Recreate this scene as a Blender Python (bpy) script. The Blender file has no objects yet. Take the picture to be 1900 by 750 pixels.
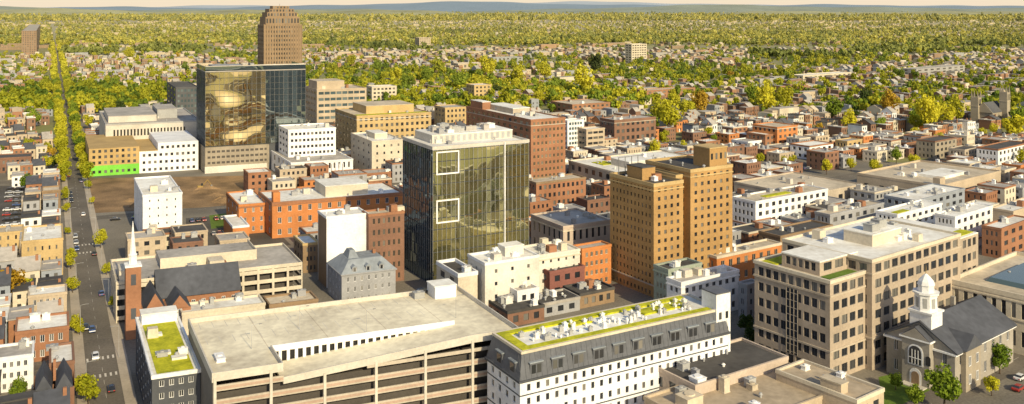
import bpy, math, random
import numpy as np
from mathutils import Vector
RN=random.Random(11); NR=np.random.RandomState(5)
S=bpy.context.scene; C=S.collection
F=1632.;HY=15.;H=98.
def P(px,py,z=0.):
    Y=(H-z)*F/(py-HY); return Vector(((px-950)/F*Y,Y,z))
def V1(x): return float(np.interp(x,[0,400,715,1100,1540,1697,1900],[93,93,67,-27,-300,-400,-480]))
def V2(x): return float(np.interp(x,[0,600,750,1100,1700,1900],[5000,5000,4200,3700,3100,3000]))
def d1(x): return Vector((V1(x)-950,F,0)).normalized()
def d2(x): return Vector((V2(x)-950,F,0)).normalized()
def hit(N,d,px):
    k=(px-950)/F; t=(k*N.y-N.x)/(d.x-k*d.y); return N+d*t
# ---------------------------------------------------------------- materials
MT={}
def painted_haze(nt,sock,col,top=.78):
    """distance haze painted into the base colour: mix towards a pale tone along world Y"""
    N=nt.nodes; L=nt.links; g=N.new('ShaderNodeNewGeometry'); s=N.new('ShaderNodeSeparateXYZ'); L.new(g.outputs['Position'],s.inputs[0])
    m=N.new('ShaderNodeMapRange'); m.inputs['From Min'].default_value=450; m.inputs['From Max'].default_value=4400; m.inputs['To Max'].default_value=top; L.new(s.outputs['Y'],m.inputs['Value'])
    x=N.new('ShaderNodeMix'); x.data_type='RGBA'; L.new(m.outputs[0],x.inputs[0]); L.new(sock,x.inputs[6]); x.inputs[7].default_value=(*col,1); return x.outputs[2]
def mat(n,c,rough=.85,var=.22,sc=.12,isl=0.,c2=None,spec=.25,fine=1.5,hz=True):
    m=bpy.data.materials.new(n); m.use_nodes=True; nt=m.node_tree; N=nt.nodes; Lk=nt.links
    b=N['Principled BSDF']; b.inputs['Roughness'].default_value=rough; b.inputs['Specular IOR Level'].default_value=spec
    g=N.new('ShaderNodeNewGeometry')
    def noise(s,det):
        t=N.new('ShaderNodeTexNoise'); t.inputs['Scale'].default_value=s; t.inputs['Detail'].default_value=det
        Lk.new(g.outputs['Position'],t.inputs['Vector']); return t.outputs['Fac']
    def math_(op,a,bv):
        q=N.new('ShaderNodeMath'); q.operation=op
        for i,x in enumerate((a,bv)):
            if isinstance(x,(int,float)): q.inputs[i].default_value=x
            else: Lk.new(x,q.inputs[i])
        return q.outputs[0]
    f=math_('ADD',math_('MULTIPLY',noise(sc,6),.6),math_('MULTIPLY',noise(fine,4),.4))
    mr=N.new('ShaderNodeMapRange'); mr.inputs['From Min'].default_value=.33; mr.inputs['From Max'].default_value=.67; Lk.new(f,mr.inputs['Value']); f=mr.outputs[0]
    mx=N.new('ShaderNodeMix'); mx.data_type='RGBA'; Lk.new(f,mx.inputs[0])
    a=[x*(1-var) for x in c]; e=list(c2) if c2 else [min(.9,x*(1+var*.8)) for x in c]
    mx.inputs[6].default_value=(*a,1); mx.inputs[7].default_value=(*e,1)
    o=mx.outputs[2]
    if hz: o=painted_haze(nt,o,(.46,.4,.25))
    Lk.new(o,b.inputs['Base Color']); MT[n]=m
    return m
for n,c in dict(white_wall=(.79,.78,.76),cream=(.6,.53,.41),tan=(.48,.39,.28),brick=(.32,.155,.085),dark_brick=(.22,.12,.08),red_wall=(.24,.1,.08),
    orange_brick=(.52,.205,.07),gold_brick=(.41,.25,.1),brown_stone=(.27,.185,.11),dark_grey=(.08,.085,.095),grey=(.32,.32,.325),blue_grey=(.28,.305,.34),concrete=(.55,.51,.44),
    stone=(.46,.39,.3),office_stone=(.41,.335,.255),grey_stone=(.33,.3,.255),church_stone=(.32,.275,.21),pink=(.5,.41,.33),ochre=(.5,.36,.17),house_green=(.3,.34,.28),terracotta=(.42,.3,.23),pale_wall=(.66,.62,.54),taupe=(.47,.41,.33),
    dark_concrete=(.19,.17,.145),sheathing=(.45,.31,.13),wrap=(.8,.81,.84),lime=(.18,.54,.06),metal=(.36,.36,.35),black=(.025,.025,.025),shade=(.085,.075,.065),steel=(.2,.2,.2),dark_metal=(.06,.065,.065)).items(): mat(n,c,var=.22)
for n,c in dict(roof_white=(.84,.78,.67),roof_grey=(.4,.37,.33),roof_dark=(.08,.075,.07),roof_tan=(.54,.46,.34),roof_brown=(.42,.34,.24),slate=(.08,.085,.1),blue_slate=(.24,.265,.29),deck=(.74,.65,.49)).items(): mat(n,c,var=.34,sc=.07,fine=.6)
mat('mansard_grey',(.115,.12,.135),rough=.5,var=.2,sc=.5)
mat('sedum',(.35,.38,.01),var=.35,sc=.35,c2=(.62,.59,.03))
mat('asphalt',(.125,.11,.09),var=.3,sc=.05,c2=(.2,.175,.14)); mat('old_asphalt',(.16,.145,.12),var=.35,sc=.03,c2=(.27,.24,.19)); mat('lot_asphalt',(.1,.092,.08),var=.35,sc=.08)
mat('pavement',(.42,.36,.28),var=.2); mat('marking',(.58,.54,.47),var=.25); mat('dirt',(.25,.16,.08),var=.6,sc=.09); mat('grass',(.12,.19,.025),var=.4,sc=.1)
mat('bark',(.09,.065,.045)); mat('rubber',(.025,.025,.025)); mat('lamp_glass',(.8,.8,.75),rough=.2); mat('yellow_paint',(.3,.2,.06),rough=.5); mat('signal_red',(.5,.03,.02))
for n,c in dict(car_white=(.7,.7,.69),car_silver=(.4,.41,.42),car_black=(.02,.02,.022),car_red=(.32,.04,.03),car_blue=(.05,.09,.22),car_grey=(.15,.15,.16)).items(): mat(n,c,rough=.25,var=.04,spec=.6,hz=False)
def glassmat(n,c,blind=.12,rough=.08,spec=.7):
    m=mat(n,c,rough=rough,spec=spec,var=0,hz=False); nt=m.node_tree; N=nt.nodes; b=N['Principled BSDF']
    oi=N.new('ShaderNodeObjectInfo'); g=N.new('ShaderNodeNewGeometry'); ad=N.new('ShaderNodeMath'); nt.links.new(oi.outputs['Random'],ad.inputs[0]); nt.links.new(g.outputs['Random Per Island'],ad.inputs[1])
    fr=N.new('ShaderNodeMath'); fr.operation='FRACT'; nt.links.new(ad.outputs[0],fr.inputs[0])
    r=N.new('ShaderNodeValToRGB'); e=r.color_ramp.elements; e[0].color=(*c,1); e[1].position=.98; e[1].color=(c[0]*2+blind,c[1]*2+blind*.9,c[2]*2+blind*.7,1); q=e.new(.6); q.color=(*[x*1.6 for x in c],1)
    nt.links.new(fr.outputs[0],r.inputs[0]); nt.links.new(painted_haze(nt,r.outputs[0],(.34,.3,.2)),b.inputs['Base Color'])
glassmat('glass',(.02,.022,.026),.16); glassmat('car_glass',(.02,.022,.025),0); glassmat('blue_glass',(.04,.065,.075),.1)
def curtainmat(n,dc,gc,fac,amp,sc=.05):
    m=bpy.data.materials.new(n); m.use_nodes=True; nt=m.node_tree; N=nt.nodes; N.remove(N['Principled BSDF']); L=nt.links
    d=N.new('ShaderNodeBsdfDiffuse'); g=N.new('ShaderNodeBsdfGlossy'); g.inputs['Color'].default_value=(*gc,1); g.inputs['Roughness'].default_value=.03
    geo=N.new('ShaderNodeNewGeometry'); t=N.new('ShaderNodeTexNoise'); t.inputs['Scale'].default_value=sc; t.inputs['Detail'].default_value=0; L.new(geo.outputs['Position'],t.inputs['Vector'])
    bp=N.new('ShaderNodeBump'); bp.inputs['Strength'].default_value=1; bp.inputs['Distance'].default_value=amp; L.new(t.outputs['Fac'],bp.inputs['Height']); L.new(bp.outputs[0],g.inputs['Normal'])
    r=N.new('ShaderNodeValToRGB'); e=r.color_ramp.elements; e[0].color=(*[x*.6 for x in dc],1); e[1].color=(*[x*2+.02 for x in dc],1); q=e.new(.75); q.color=(*dc,1); L.new(geo.outputs['Random Per Island'],r.inputs[0]); L.new(r.outputs[0],d.inputs[0])
    mx=N.new('ShaderNodeMixShader'); mx.inputs[0].default_value=fac; L.new(d.outputs[0],mx.inputs[1]); L.new(g.outputs[0],mx.inputs[2]); L.new(mx.outputs[0],N['Material Output'].inputs[0]); MT[n]=m
curtainmat('curtain_glass',(.1,.1,.05),(1,.92,.52),.58,2.6,.05); curtainmat('curtain_side',(.018,.03,.04),(.45,.58,.68),.34,.4); curtainmat('mirror_glass',(.16,.12,.055),(1,.85,.46),.7,3.0,.06); curtainmat('dark_mirror',(.03,.045,.05),(.65,.72,.68),.5,1.6)  # golden reflections tinted into gloss and pane colours; duller panes kept dark blue
def leafmat(n,ca,cb):
    m=bpy.data.materials.new(n); m.use_nodes=True; nt=m.node_tree; N=nt.nodes; N.remove(N['Principled BSDF']); L=nt.links
    oi=N.new('ShaderNodeObjectInfo'); g=N.new('ShaderNodeNewGeometry'); a=N.new('ShaderNodeMath'); a.operation='MULTIPLY_ADD'; L.new(oi.outputs['Random'],a.inputs[0]); a.inputs[1].default_value=.45
    t=N.new('ShaderNodeMath'); t.operation='MULTIPLY'; L.new(g.outputs['Random Per Island'],t.inputs[0]); t.inputs[1].default_value=.4; L.new(t.outputs[0],a.inputs[2])
    def add(sock,sc,lo,hi):
        nz=N.new('ShaderNodeTexNoise'); nz.inputs['Scale'].default_value=sc; nz.inputs['Detail'].default_value=4; L.new(g.outputs['Position'],nz.inputs['Vector'])
        mr=N.new('ShaderNodeMapRange'); mr.inputs['From Min'].default_value=.36; mr.inputs['From Max'].default_value=.64; mr.inputs['To Min'].default_value=lo; mr.inputs['To Max'].default_value=hi; L.new(nz.outputs['Fac'],mr.inputs['Value'])
        ad=N.new('ShaderNodeMath'); ad.use_clamp=True; L.new(sock,ad.inputs[0]); L.new(mr.outputs[0],ad.inputs[1]); return ad.outputs[0]
    f=add(add(a.outputs[0],.02,-.12,.28),.0016,-.22,.32)
    mx=N.new('ShaderNodeMix'); mx.data_type='RGBA'; L.new(f,mx.inputs[0]); mx.inputs[6].default_value=(*ca,1); mx.inputs[7].default_value=(*cb,1)
    c=painted_haze(nt,mx.outputs[2],(.47,.44,.21),.5)
    d=N.new('ShaderNodeBsdfDiffuse'); tr=N.new('ShaderNodeBsdfTranslucent'); L.new(c,d.inputs[0]); L.new(c,tr.inputs[0])
    s=N.new('ShaderNodeMixShader'); s.inputs[0].default_value=.33; L.new(d.outputs[0],s.inputs[1]); L.new(tr.outputs[0],s.inputs[2]); L.new(s.outputs[0],N['Material Output'].inputs[0]); MT[n]=m
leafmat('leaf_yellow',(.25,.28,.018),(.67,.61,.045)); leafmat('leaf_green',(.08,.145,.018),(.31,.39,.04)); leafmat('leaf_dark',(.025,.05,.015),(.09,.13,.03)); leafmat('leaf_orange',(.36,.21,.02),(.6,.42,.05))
leafmat('leaf_far',(.24,.26,.04),(.72,.64,.12)); leafmat('leaf_fargreen',(.09,.14,.035),(.38,.4,.09))  # far-tree leaves, with haze put into the colour as a paler tone
# ---------------------------------------------------------------- mesh helpers
LOC={}
def thing(name,label,cat,loc,group=None,rz=0):
    o=bpy.data.objects.new(name,None); C.objects.link(o); o.location=loc; o.rotation_euler=(0,0,rz); o['label']=label; o['category']=cat
    if group: o['group']=group
    LOC[o.name]=Vector(loc); return o
def ob(name,me,parent,loc=(0,0,0),rz=0):
    o=bpy.data.objects.new(name,me); C.objects.link(o); o.location=loc; o.rotation_euler=(0,0,rz)
    if parent: o.parent=parent
    return o
class MB:
    def __init__(s): s.v=[];s.f=[]
    def quad(s,*p):
        i=len(s.v); s.v+=[tuple(q) for q in p]; s.f.append(tuple(range(i,i+len(p))))
    def hexa(s,lo,hi):
        n=len(lo); i=len(s.v); s.v+=[tuple(q) for q in lo]+[tuple(q) for q in hi]
        s.f.append(tuple(range(i+n-1,i-1,-1))); s.f.append(tuple(range(i+n,i+2*n)))
        for k in range(n): s.f.append((i+k,i+(k+1)%n,i+n+(k+1)%n,i+n+k))
        return s
    def box(s,B,a0,a1,b0,b1,z0,z1,ia=0,ib=0):
        lo=[B.pt(a0,b0,z0),B.pt(a1,b0,z0),B.pt(a1,b1,z0),B.pt(a0,b1,z0)]
        hi=[B.pt(a0+ia,b0+ib,z1),B.pt(a1-ia,b0+ib,z1),B.pt(a1-ia,b1-ib,z1),B.pt(a0+ia,b1-ib,z1)]
        return s.hexa(lo,hi)
    def gable(s,B,a0,a1,b0,b1,z0,z1,ax='a',t=.25):
        if ax=='a':
            m=(b0+b1)/2; A=[B.pt(a0,b0,z0),B.pt(a0,b1,z0),B.pt(a0,m,z1)]; D=[B.pt(a1,b0,z0),B.pt(a1,b1,z0),B.pt(a1,m,z1)]
        else:
            m=(a0+a1)/2; A=[B.pt(a0,b0,z0),B.pt(a1,b0,z0),B.pt(m,b0,z1)]; D=[B.pt(a0,b1,z0),B.pt(a1,b1,z0),B.pt(m,b1,z1)]
        return s.hexa(A,D)
    def cyl(s,c,r0,r1,z0,z1,n=8,ph=0):
        c=Vector(c); q=[(math.cos(ph+2*math.pi*k/n),math.sin(ph+2*math.pi*k/n)) for k in range(n)]
        return s.hexa([Vector((c.x+x*r0,c.y+y*r0,z0)) for x,y in q],[Vector((c.x+x*r1,c.y+y*r1,z1)) for x,y in q])
    def tube(s,p,q,r0,r1=None,n=6):
        p=Vector(p);q=Vector(q); d=(q-p).normalized(); x=d.orthogonal().normalized(); y=d.cross(x); r1=r0 if r1 is None else r1
        cs=[(math.cos(2*math.pi*k/n),math.sin(2*math.pi*k/n)) for k in range(n)]
        return s.hexa([p+x*(a*r0)+y*(b*r0) for a,b in cs],[q+x*(a*r1)+y*(b*r1) for a,b in cs])
    def mesh(s,name,m,off=Vector((0,0,0))):
        me=bpy.data.meshes.new(name); me.from_pydata([(a-off[0],b-off[1],c-off[2]) for a,b,c in s.v],[],s.f); me.materials.append(MT[m]); return me
    def build(s,name,m,parent=None,kind=None):
        off=LOC[parent.name] if parent else Vector((0,0,0)); o=ob(name,s.mesh(name,m,off),parent)
        LOC[o.name]=off
        if kind: o['kind']=kind
        return o
FP=[]
class Bd:
    def pt(s,a,b,z=0): q=s.o+s.u*a+s.w*b; return Vector((q.x,q.y,z))
    def ab(s,p):
        r=p-s.o; D=s.u.x*s.w.y-s.u.y*s.w.x; return (r.x*s.w.y-r.y*s.w.x)/D,(s.u.x*r.y-s.u.y*r.x)/D
    def sub(s,a,b,lu,lw): X=Bd(); X.__dict__.update(s.__dict__); X.o=s.pt(a,b); X.LU=lu; X.LW=lw; return X
    def part(s,name,m,a0,a1,b0,b1,z0,z1,ia=0,ib=0,par=None): return MB().box(s,a0,a1,b0,b1,z0,z1,ia,ib).build(name,m,par or s.root)
    def unit(s,a,b,sx,sy,sz,m='metal',name='air_handler',z=None):
        z=s.rz if z is None else z; q=MB().box(s,a,a+sx,b,b+sy,z,z+.2); q.box(s,a+.1,a+sx-.1,b+.1,b+sy-.1,z+.2,z+sz); q.box(s,a-.02,a+sx+.02,b-.02,b+sy+.02,z+sz,z+sz+.12)
        q.cyl(s.pt(a+sx*.5,b+sy*.5),min(sx,sy)*.33,min(sx,sy)*.3,z+sz+.12,z+sz+.4,10); return q.build(name,m,s.root)
    def fan(s,a,b,r,hh,m='metal'):
        z=s.rz; q=MB().cyl(s.pt(a,b),r*.6,r*.6,z,z+hh*.6); q.cyl(s.pt(a,b),r,r*.5,z+hh*.6,z+hh); return q.build('roof_vent',m,s.root)
    def penthouse(s,fa,fb,ga,gb,hh,m='concrete',rm='roof_white'):
        a0,a1,b0,b1=s.LU*fa,s.LU*ga,s.LW*fb,s.LW*gb; p=s.part('penthouse',m,a0,a1,b0,b1,s.rz,s.rz+hh)
        s.part('penthouse_roof',rm,a0-.15,a1+.15,b0-.15,b1+.15,s.rz+hh,s.rz+hh+.3,par=p); return p
    def clutter(s,n,seed=None):
        r=random.Random(seed or int(s.o.x*7+s.o.y*3))
        for i in range(n):
            a=r.uniform(.1,.85)*s.LU; b=r.uniform(.12,.82)*s.LW; k=r.random()
            if k<.5: s.unit(a,b,r.uniform(1.2,3),r.uniform(1.2,2.4),r.uniform(.9,1.9),r.choice(['metal','roof_white','grey','white_wall']))
            elif k<.62: s.part('roof_hatch',r.choice(['concrete','brick','cream']),a,a+r.uniform(2,3.4),b,b+r.uniform(2,3),s.rz,s.rz+r.uniform(1.8,2.8),.1,.1)
            else: s.fan(a,b,r.uniform(.35,.7),r.uniform(.7,1.4),r.choice(['metal','roof_white','grey']))
def frame(N,L,R,h=None,base=None):
    B=Bd(); nx,ny=N
    if h is None: h=H*(1-(ny-HY)/(base-HY))
    o=P(nx,ny,h); o.z=0; a=d1(nx);b=d2(nx)
    pl=o+a*L[0] if isinstance(L,tuple) else hit(o,a,L); pr=o+b*R[0] if isinstance(R,tuple) else hit(o,b,R)
    B.o=o; B.u=(pr-o).normalized(); B.w=(pl-o).normalized(); B.LU=(pr-o).length; B.LW=(pl-o).length; B.h=h; B.rz=h; FP.append(B); return B
PM={}
def pane(w,h,m):
    k=(round(w,2),round(h,2),m)
    if k not in PM:
        q=MB(); q.quad((-w/2,0,-h/2),(w/2,0,-h/2),(w/2,0,h/2),(-w/2,0,h/2)); PM[k]=q.mesh('window',m)
    return PM[k]
class X0: pt=staticmethod(lambda a,b,z:Vector((a,b,z)))
def wframe(w,h,m):
    k=(round(w,2),round(h,2),m,'f')
    if k not in PM:
        q=MB(); t=.1
        for a0,a1,z0,z1 in ((-w/2,-w/2+t,-h/2,h/2),(w/2-t,w/2,-h/2,h/2),(-w/2+t,w/2-t,-h/2,-h/2+t),(-w/2+t,w/2-t,h/2-t,h/2),(-.04,.04,-h/2+t,h/2-t)): q.box(X0,a0,a1,-.09,-.01,z0,z1)
        PM[k]=q.mesh('window_frame',m)
    return PM[k]
def place(root,wins,glass='glass',fr=None,parent=None,cap=100):
    wins.sort(key=lambda w:(w[0]-Vector((0,0,H))).length); off=LOC[root.name]
    for c,n,w,h in wins[:cap]:
        rz=math.atan2(n.x,-n.y); o=ob('window',pane(w,h,glass),parent or root,c-off,rz)
        if fr: ob('window_frame',wframe(w,h,fr),o)
    if len(wins)>cap:
        q=MB()
        for c,n,w,h in wins[cap:]:
            t=Vector((-n.y,n.x,0))*(w/2); z=Vector((0,0,h/2)); q.quad(c-t-z,c+t-z,c+t+z,c-t+z)
        q.build('window',glass,parent or root,'stuff')
def wallwin(q,A,Bq,n,z0,z1,cols,rows,ww,zs,wh,mx=1.,dep=.25,skip=None):
    """wall A->B with recessed openings; rows = list of sill heights"""
    t=(Bq-A); t.z=0; Lg=t.length; t=t/Lg; A=Vector((A.x,A.y,0)); out=[]
    if cols<1 or not rows: q.quad(A+Vector((0,0,z0)),A+t*Lg+Vector((0,0,z0)),A+t*Lg+Vector((0,0,z1)),A+Vector((0,0,z1))); return out
    pit=(Lg-2*mx)/cols; ww=min(ww,pit*.86); xs=[0.]
    for i in range(cols): c=mx+pit*(i+.5); xs+=[c-ww/2,c+ww/2]
    xs.append(Lg); zz=[z0]
    for r in rows: zz+=[r,r+wh]
    zz.append(z1)
    def pt(x,z,d=0.): p=A+t*x-n*d; return Vector((p.x,p.y,z))
    for j in range(len(zz)-1):
        if j%2==0: q.quad(pt(0,zz[j]),pt(Lg,zz[j]),pt(Lg,zz[j+1]),pt(0,zz[j+1])); continue
        for i in range(len(xs)-1):
            x0,x1,y0,y1=xs[i],xs[i+1],zz[j],zz[j+1]
            if i%2==0 or (skip and skip(i//2,j//2)): q.quad(pt(x0,y0),pt(x1,y0),pt(x1,y1),pt(x0,y1)); continue
            q.quad(pt(x0,y0),pt(x1,y0),pt(x1,y0,dep),pt(x0,y0,dep)); q.quad(pt(x0,y1),pt(x1,y1),pt(x1,y1,dep),pt(x0,y1,dep))
            q.quad(pt(x0,y0),pt(x0,y1),pt(x0,y1,dep),pt(x0,y0,dep)); q.quad(pt(x1,y0),pt(x1,y1),pt(x1,y1,dep),pt(x1,y0,dep))
            out.append((pt((x0+x1)/2,(y0+y1)/2,dep),n.copy(),x1-x0,y1-y0))
    return out
def shell(B,wall,z0,z1,fl,ca,cb,wf,hf,glass='glass',fr=None,pre=(0,0,0,0),par=None,skip=None,name='wall',cc=0,collect=None):
    q=MB(); fh=(z1-z0)/max(fl,1); rows=[z0+fh*(i+.28) for i in range(fl)]; wins=[]
    a0,a1,b0,b1=-pre[0],B.LU+pre[1],-pre[2],B.LW+pre[3]
    c=[B.pt(a0,b0),B.pt(a1,b0),B.pt(a1,b1),B.pt(a0,b1)]; sg=1 if B.u.x*B.w.y-B.u.y*B.w.x>0 else -1
    for k,nc in ((0,cb),(1,cc),(2,0),(3,ca)):
        A,D=c[k],c[(k+1)%4]; t=(D-A).normalized(); n=Vector((t.y,-t.x,0))*sg; Lg=(D-A).length
        wins+=wallwin(q,A,D,n,z0,z1,nc,rows if nc else [],(Lg-2)/max(nc,1)*wf,0,fh*hf,skip=skip)
    o=q.build(name,wall,par or B.root)
    if collect is None: place(B.root,wins,glass,fr,par)
    else: collect+=wins
    return o
def parapet(B,z,par,m,out=.14,inn=.4,name='parapet'):
    q=MB(); q.box(B,-out,B.LU+out,-out,inn,z-par,z).box(B,-out,B.LU+out,B.LW-inn,B.LW+out,z-par,z).box(B,-out,inn,inn,B.LW-inn,z-par,z).box(B,B.LU-inn,B.LU+out,inn,B.LW-inn,z-par,z)
    return q.build(name,m,B.root)
def finish(B,wall,roof,h,fl,ca,cb,wf,hf,par,cap,glass,fr,clut,cor,skip=None,cc=0,collect=None):
    shell(B,wall,0,h-par+.05,fl,ca,cb,wf,hf,glass,fr,skip=skip,cc=cc,collect=collect); parapet(B,h,par,cap or wall); B.rz=h-par+.3
    q=MB(); i=.4; q.quad(B.pt(i,i,B.rz),B.pt(B.LU-i,i,B.rz),B.pt(B.LU-i,B.LW-i,B.rz),B.pt(i,B.LW-i,B.rz)); q.build('roof',roof,B.root)
    for z,m in cor or (): MB().box(B,-.22,B.LU+.22,-.22,B.LW+.22,h*z,h*z+.45).build('cornice',m,B.root)
    if clut: B.clutter(clut)
    return B
def bld(name,label,cat,N,L,R,wall,roof,h=None,base=None,fl=0,ca=0,cb=0,wf=.5,hf=.5,par=.9,cap=None,glass='glass',fr=None,group=None,clut=0,cor=None,skip=None,cc=0):
    B=frame(N,L,R,h,base); B.root=thing(name,label,cat,B.o,group)
    return finish(B,wall,roof,B.h,fl,ca,cb,wf,hf,par,cap,glass,fr,clut,cor,skip,cc)
def struct(q,name,m): return q.build(name,m,None,'structure')
# ---------------------------------------------------------------- ground, roads
q=MB(); q.quad((-60000,-3000,0),(60000,-3000,0),(60000,60000,0),(-60000,60000,0)); mat('ground_mix',(.25,.22,.13),var=.3,sc=.012,c2=(.24,.26,.06),fine=.15); struct(q,'ground','ground_mix')
LOTS=[]
def sheet(name,m,pts,z):
    q=MB(); q.quad(*[Vector((p.x,p.y,z)) for p in (P(*a) for a in pts)]); struct(q,name,m); LOTS.append(pts)
def strip(q,p,d,l0,l1,o0,o1,z):
    n=Vector((d.y,-d.x,0)); f=lambda l,o: Vector(((p+d*l+n*o).x,(p+d*l+n*o).y,z)); q.quad(f(l0,o0),f(l0,o1),f(l1,o1),f(l1,o0))
sheet('city_ground','old_asphalt',[(140,900),(2300,900),(2050,330),(1230,270),(820,210),(130,210)],.012)
sheet('city_ground','old_asphalt',[(-900,900),(139.9,900),(139.9,250),(-300,250)],.008); LOTS.clear()
sheet('dirt_lot','dirt',[(168,396),(474,380),(462,326),(163,331)],.02); LOTS+=[[(150,350),(490,345),(490,300),(150,300)],[(380,470),(565,455),(560,385),(380,395)]]
sheet('parking_lot','lot_asphalt',[(345,470),(540,455),(480,395),(345,405)],.03)
sheet('lawn','grass',[(392,425),(428,420),(420,396),(388,400)],.045)
sheet('lawn','grass',[(1640,760),(1860,700),(1900,640),(1630,700)],.03)
sheet('lawn','grass',[(1640,900),(1800,790),(1790,764),(1640,776)],.03)
sheet('parking_lot','lot_asphalt',[(-60,490),(30,480),(50,345),(-20,345)],.02)
sheet('parking_lot','lot_asphalt',[(1215,285),(1345,285),(1310,266),(1225,262)],.02)
sheet('parking_lot','lot_asphalt',[(1375,326),(1540,316),(1480,300),(1380,306)],.02)
# spoil heaps that break up the excavated lot
rs=random.Random(8)
for k in range(7):
    p=P(rs.uniform(200,440),rs.uniform(340,384)); q=MB(); n=12; rad=rs.uniform(4,9); hh=rs.uniform(.9,2.4); ring=[p+Vector((math.cos(2*math.pi*i/n)*rad*rs.uniform(.7,1.2),math.sin(2*math.pi*i/n)*rad*rs.uniform(.5,.9),.03)) for i in range(n)]; top=[p+(v-p)*rs.uniform(.25,.5) for v in ring]
    for v in top: v.z=hh*rs.uniform(.7,1.1)
    q.hexa(ring,top); struct(q,'soil_heap','dirt')
AV=P(192,700); AD=d1(100); nA=Vector((AD.y,-AD.x,0))
q=MB(); strip(q,AV,AD,-60,2600,-3.9,3.9,.03); struct(q,'avenue_road','asphalt')
q=MB()
for o0,o1 in ((-6.6,-3.9),(3.9,6.6)):
    a,b=AV-AD*60,AV+AD*1500; q.hexa([a+nA*o0,a+nA*o1,b+nA*o1,b+nA*o0],[v+Vector((0,0,.13)) for v in (a+nA*o0,a+nA*o1,b+nA*o1,b+nA*o0)])
struct(q,'pavement','pavement')
q=MB()
for k in range(60): strip(q,AV,AD,-50+k*9,-47+k*9,-.04,.04,.04)
for l in (0,13,133,146):
    for k in range(6): strip(q,AV,AD,l,l+2.4,-3.6+k*1.3,-3.1+k*1.3,.04)
struct(q,'road_marking','marking')
ROADS=[]
def cross(px,py,l0,l1,hw=4.2):
    q=MB(); p=P(px,py); d=d2(px); strip(q,p,d,l0,l1,-hw,hw,.036); struct(q,'side_street','asphalt'); ROADS.append((p,d,l0,l1,hw))
    q=MB()
    for k in range(int((l1-l0)/8)): strip(q,p,d,l0+k*8,l0+k*8+3.5,-.05,.05,.044)
    struct(q,'road_marking','marking')
cross(190,672,-90,-4); cross(148,407,-130,-4); cross(148,407,4,150); cross(140,330,-90,-4); cross(128,255,-120,-4)
cross(1700,765,-60,140); cross(1560,330,-40,170); cross(1330,292,-60,190)
# ---------------------------------------------------------------- white foreground garage
B=frame((395,702),350,965,h=19); B.root=thing('parking_garage','large white parking garage with sunken ramp and striped front in the foreground','parking garage',B.o)
a1,b1=B.ab(P(510,658,19)); a2,_=B.ab(P(850,607,19)); LU,LW,h=B.LU,B.LW,19; b1=max(b1,11.5)
q=MB(); q.box(B,0,LU,b1,LW,h-.6,h).box(B,0,a1,.3,b1,h-.6,h).box(B,a2,LU,.3,b1,h-.6,h); q.build('deck','deck',B.root)
q=MB(); rd=3.1; q.hexa([B.pt(a1,.3,h-rd-.5),B.pt(a2,.3,h-.5),B.pt(a2,b1,h-.5),B.pt(a1,b1,h-rd-.5)],[B.pt(a1,.3,h-rd),B.pt(a2,.3,h-.002),B.pt(a2,b1,h-.002),B.pt(a1,b1,h-rd)]); q.build('ramp','deck',B.root)
q=MB(); q.box(B,-.2,.15,0,LW,h-1,h+1.1).box(B,.15,LU,LW-.3,LW,h,h+1.1).box(B,LU-.3,LU,0,LW-.3,h,h+1.1).box(B,.15,a1,-.02,.28,h-.8,h+1.1).box(B,a1-.3,a1,.28,b1,h,h+1.1); q.build('parapet','concrete',B.root)
q=MB(); q.box(B,a1,a2,b1-.3,b1,h-.4,h+1.0); n=24
for k in range(n+1): a=a1+(a2-a1)*k/n; q.box(B,a-.35,a+.35,b1-.3,b1,h-rd,h-.4)
q.build('ramp_colonnade','white_wall',B.root); B.part('dark_bay','black',a1,a2,b1+.5,b1+.8,h-rd,h-.65)
B.part('side_wall','dark_concrete',0,.3,.3,LW,0,h-1); B.part('rear_wall','concrete',.3,LU,LW-.3,LW-.02,0,h-.6); B.part('core','shade',.5,LU-.3,2.4,LW-.5,0,h-4.2); B.part('end_wall','concrete',LU-.3,LU-.01,.3,LW-.3,0,h-.6)  # side wall's shadow is put into its colour by the darker concrete
q=MB(); q.hexa([B.pt(a1,-.02,h-rd-.5),B.pt(a2,-.02,h-.8),B.pt(a2,.28,h-.8),B.pt(a1,.28,h-rd-.5)],[B.pt(a1,-.02,h-rd+1.0),B.pt(a2,-.02,h+1.1),B.pt(a2,.28,h+1.1),B.pt(a1,.28,h-rd+1.0)]); q.box(B,a2,LU-.3,-.02,.28,h-.8,h+1.1); q.build('ramp_parapet','concrete',B.root)
for k in range(6):
    z=h-3.1*(k+1)
    for nm,m,o,t0,t1 in (('spandrel','taupe',0,.1,1.4),('spandrel_band','terracotta',-.05,.45,1.0)):
        B.part(nm,m,.15 if o==0 else .2,(a1 if k==0 else LU-.1),o,o+.3,z+t0,z+t1)
    if k==0:
        q=MB(); am=a1+(a2-a1)*.42; q.box(B,am,LU-.1,0,.3,z+.1,z+.9); q.build('spandrel','taupe',B.root)
    else: B.part('floor_slab','dark_concrete',.4,LU-.4,.35,2.38,z-.1,z+.1)
for k in range(7): a=.4+(LU-1)*k/6; B.part('column','concrete',a-.3,a+.3,-.2,.4,0,h-(rd*(1-(a-a1)/(a2-a1)) if a1<a<a2 else 0)-.1)
B.part('stair_tower','white_wall',LU-9,LU-3,LW-6,LW-.4,h,h+3.2); B.part('stair_tower_roof','roof_white',LU-9.2,LU-2.8,LW-6.2,LW-.3,h+3.2,h+3.5)
B.unit(2,8,2,4,.8,'white_wall','skylight',z=h); B.unit(LU-14,LW-4,3,2,1.6,'metal',z=h)
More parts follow.
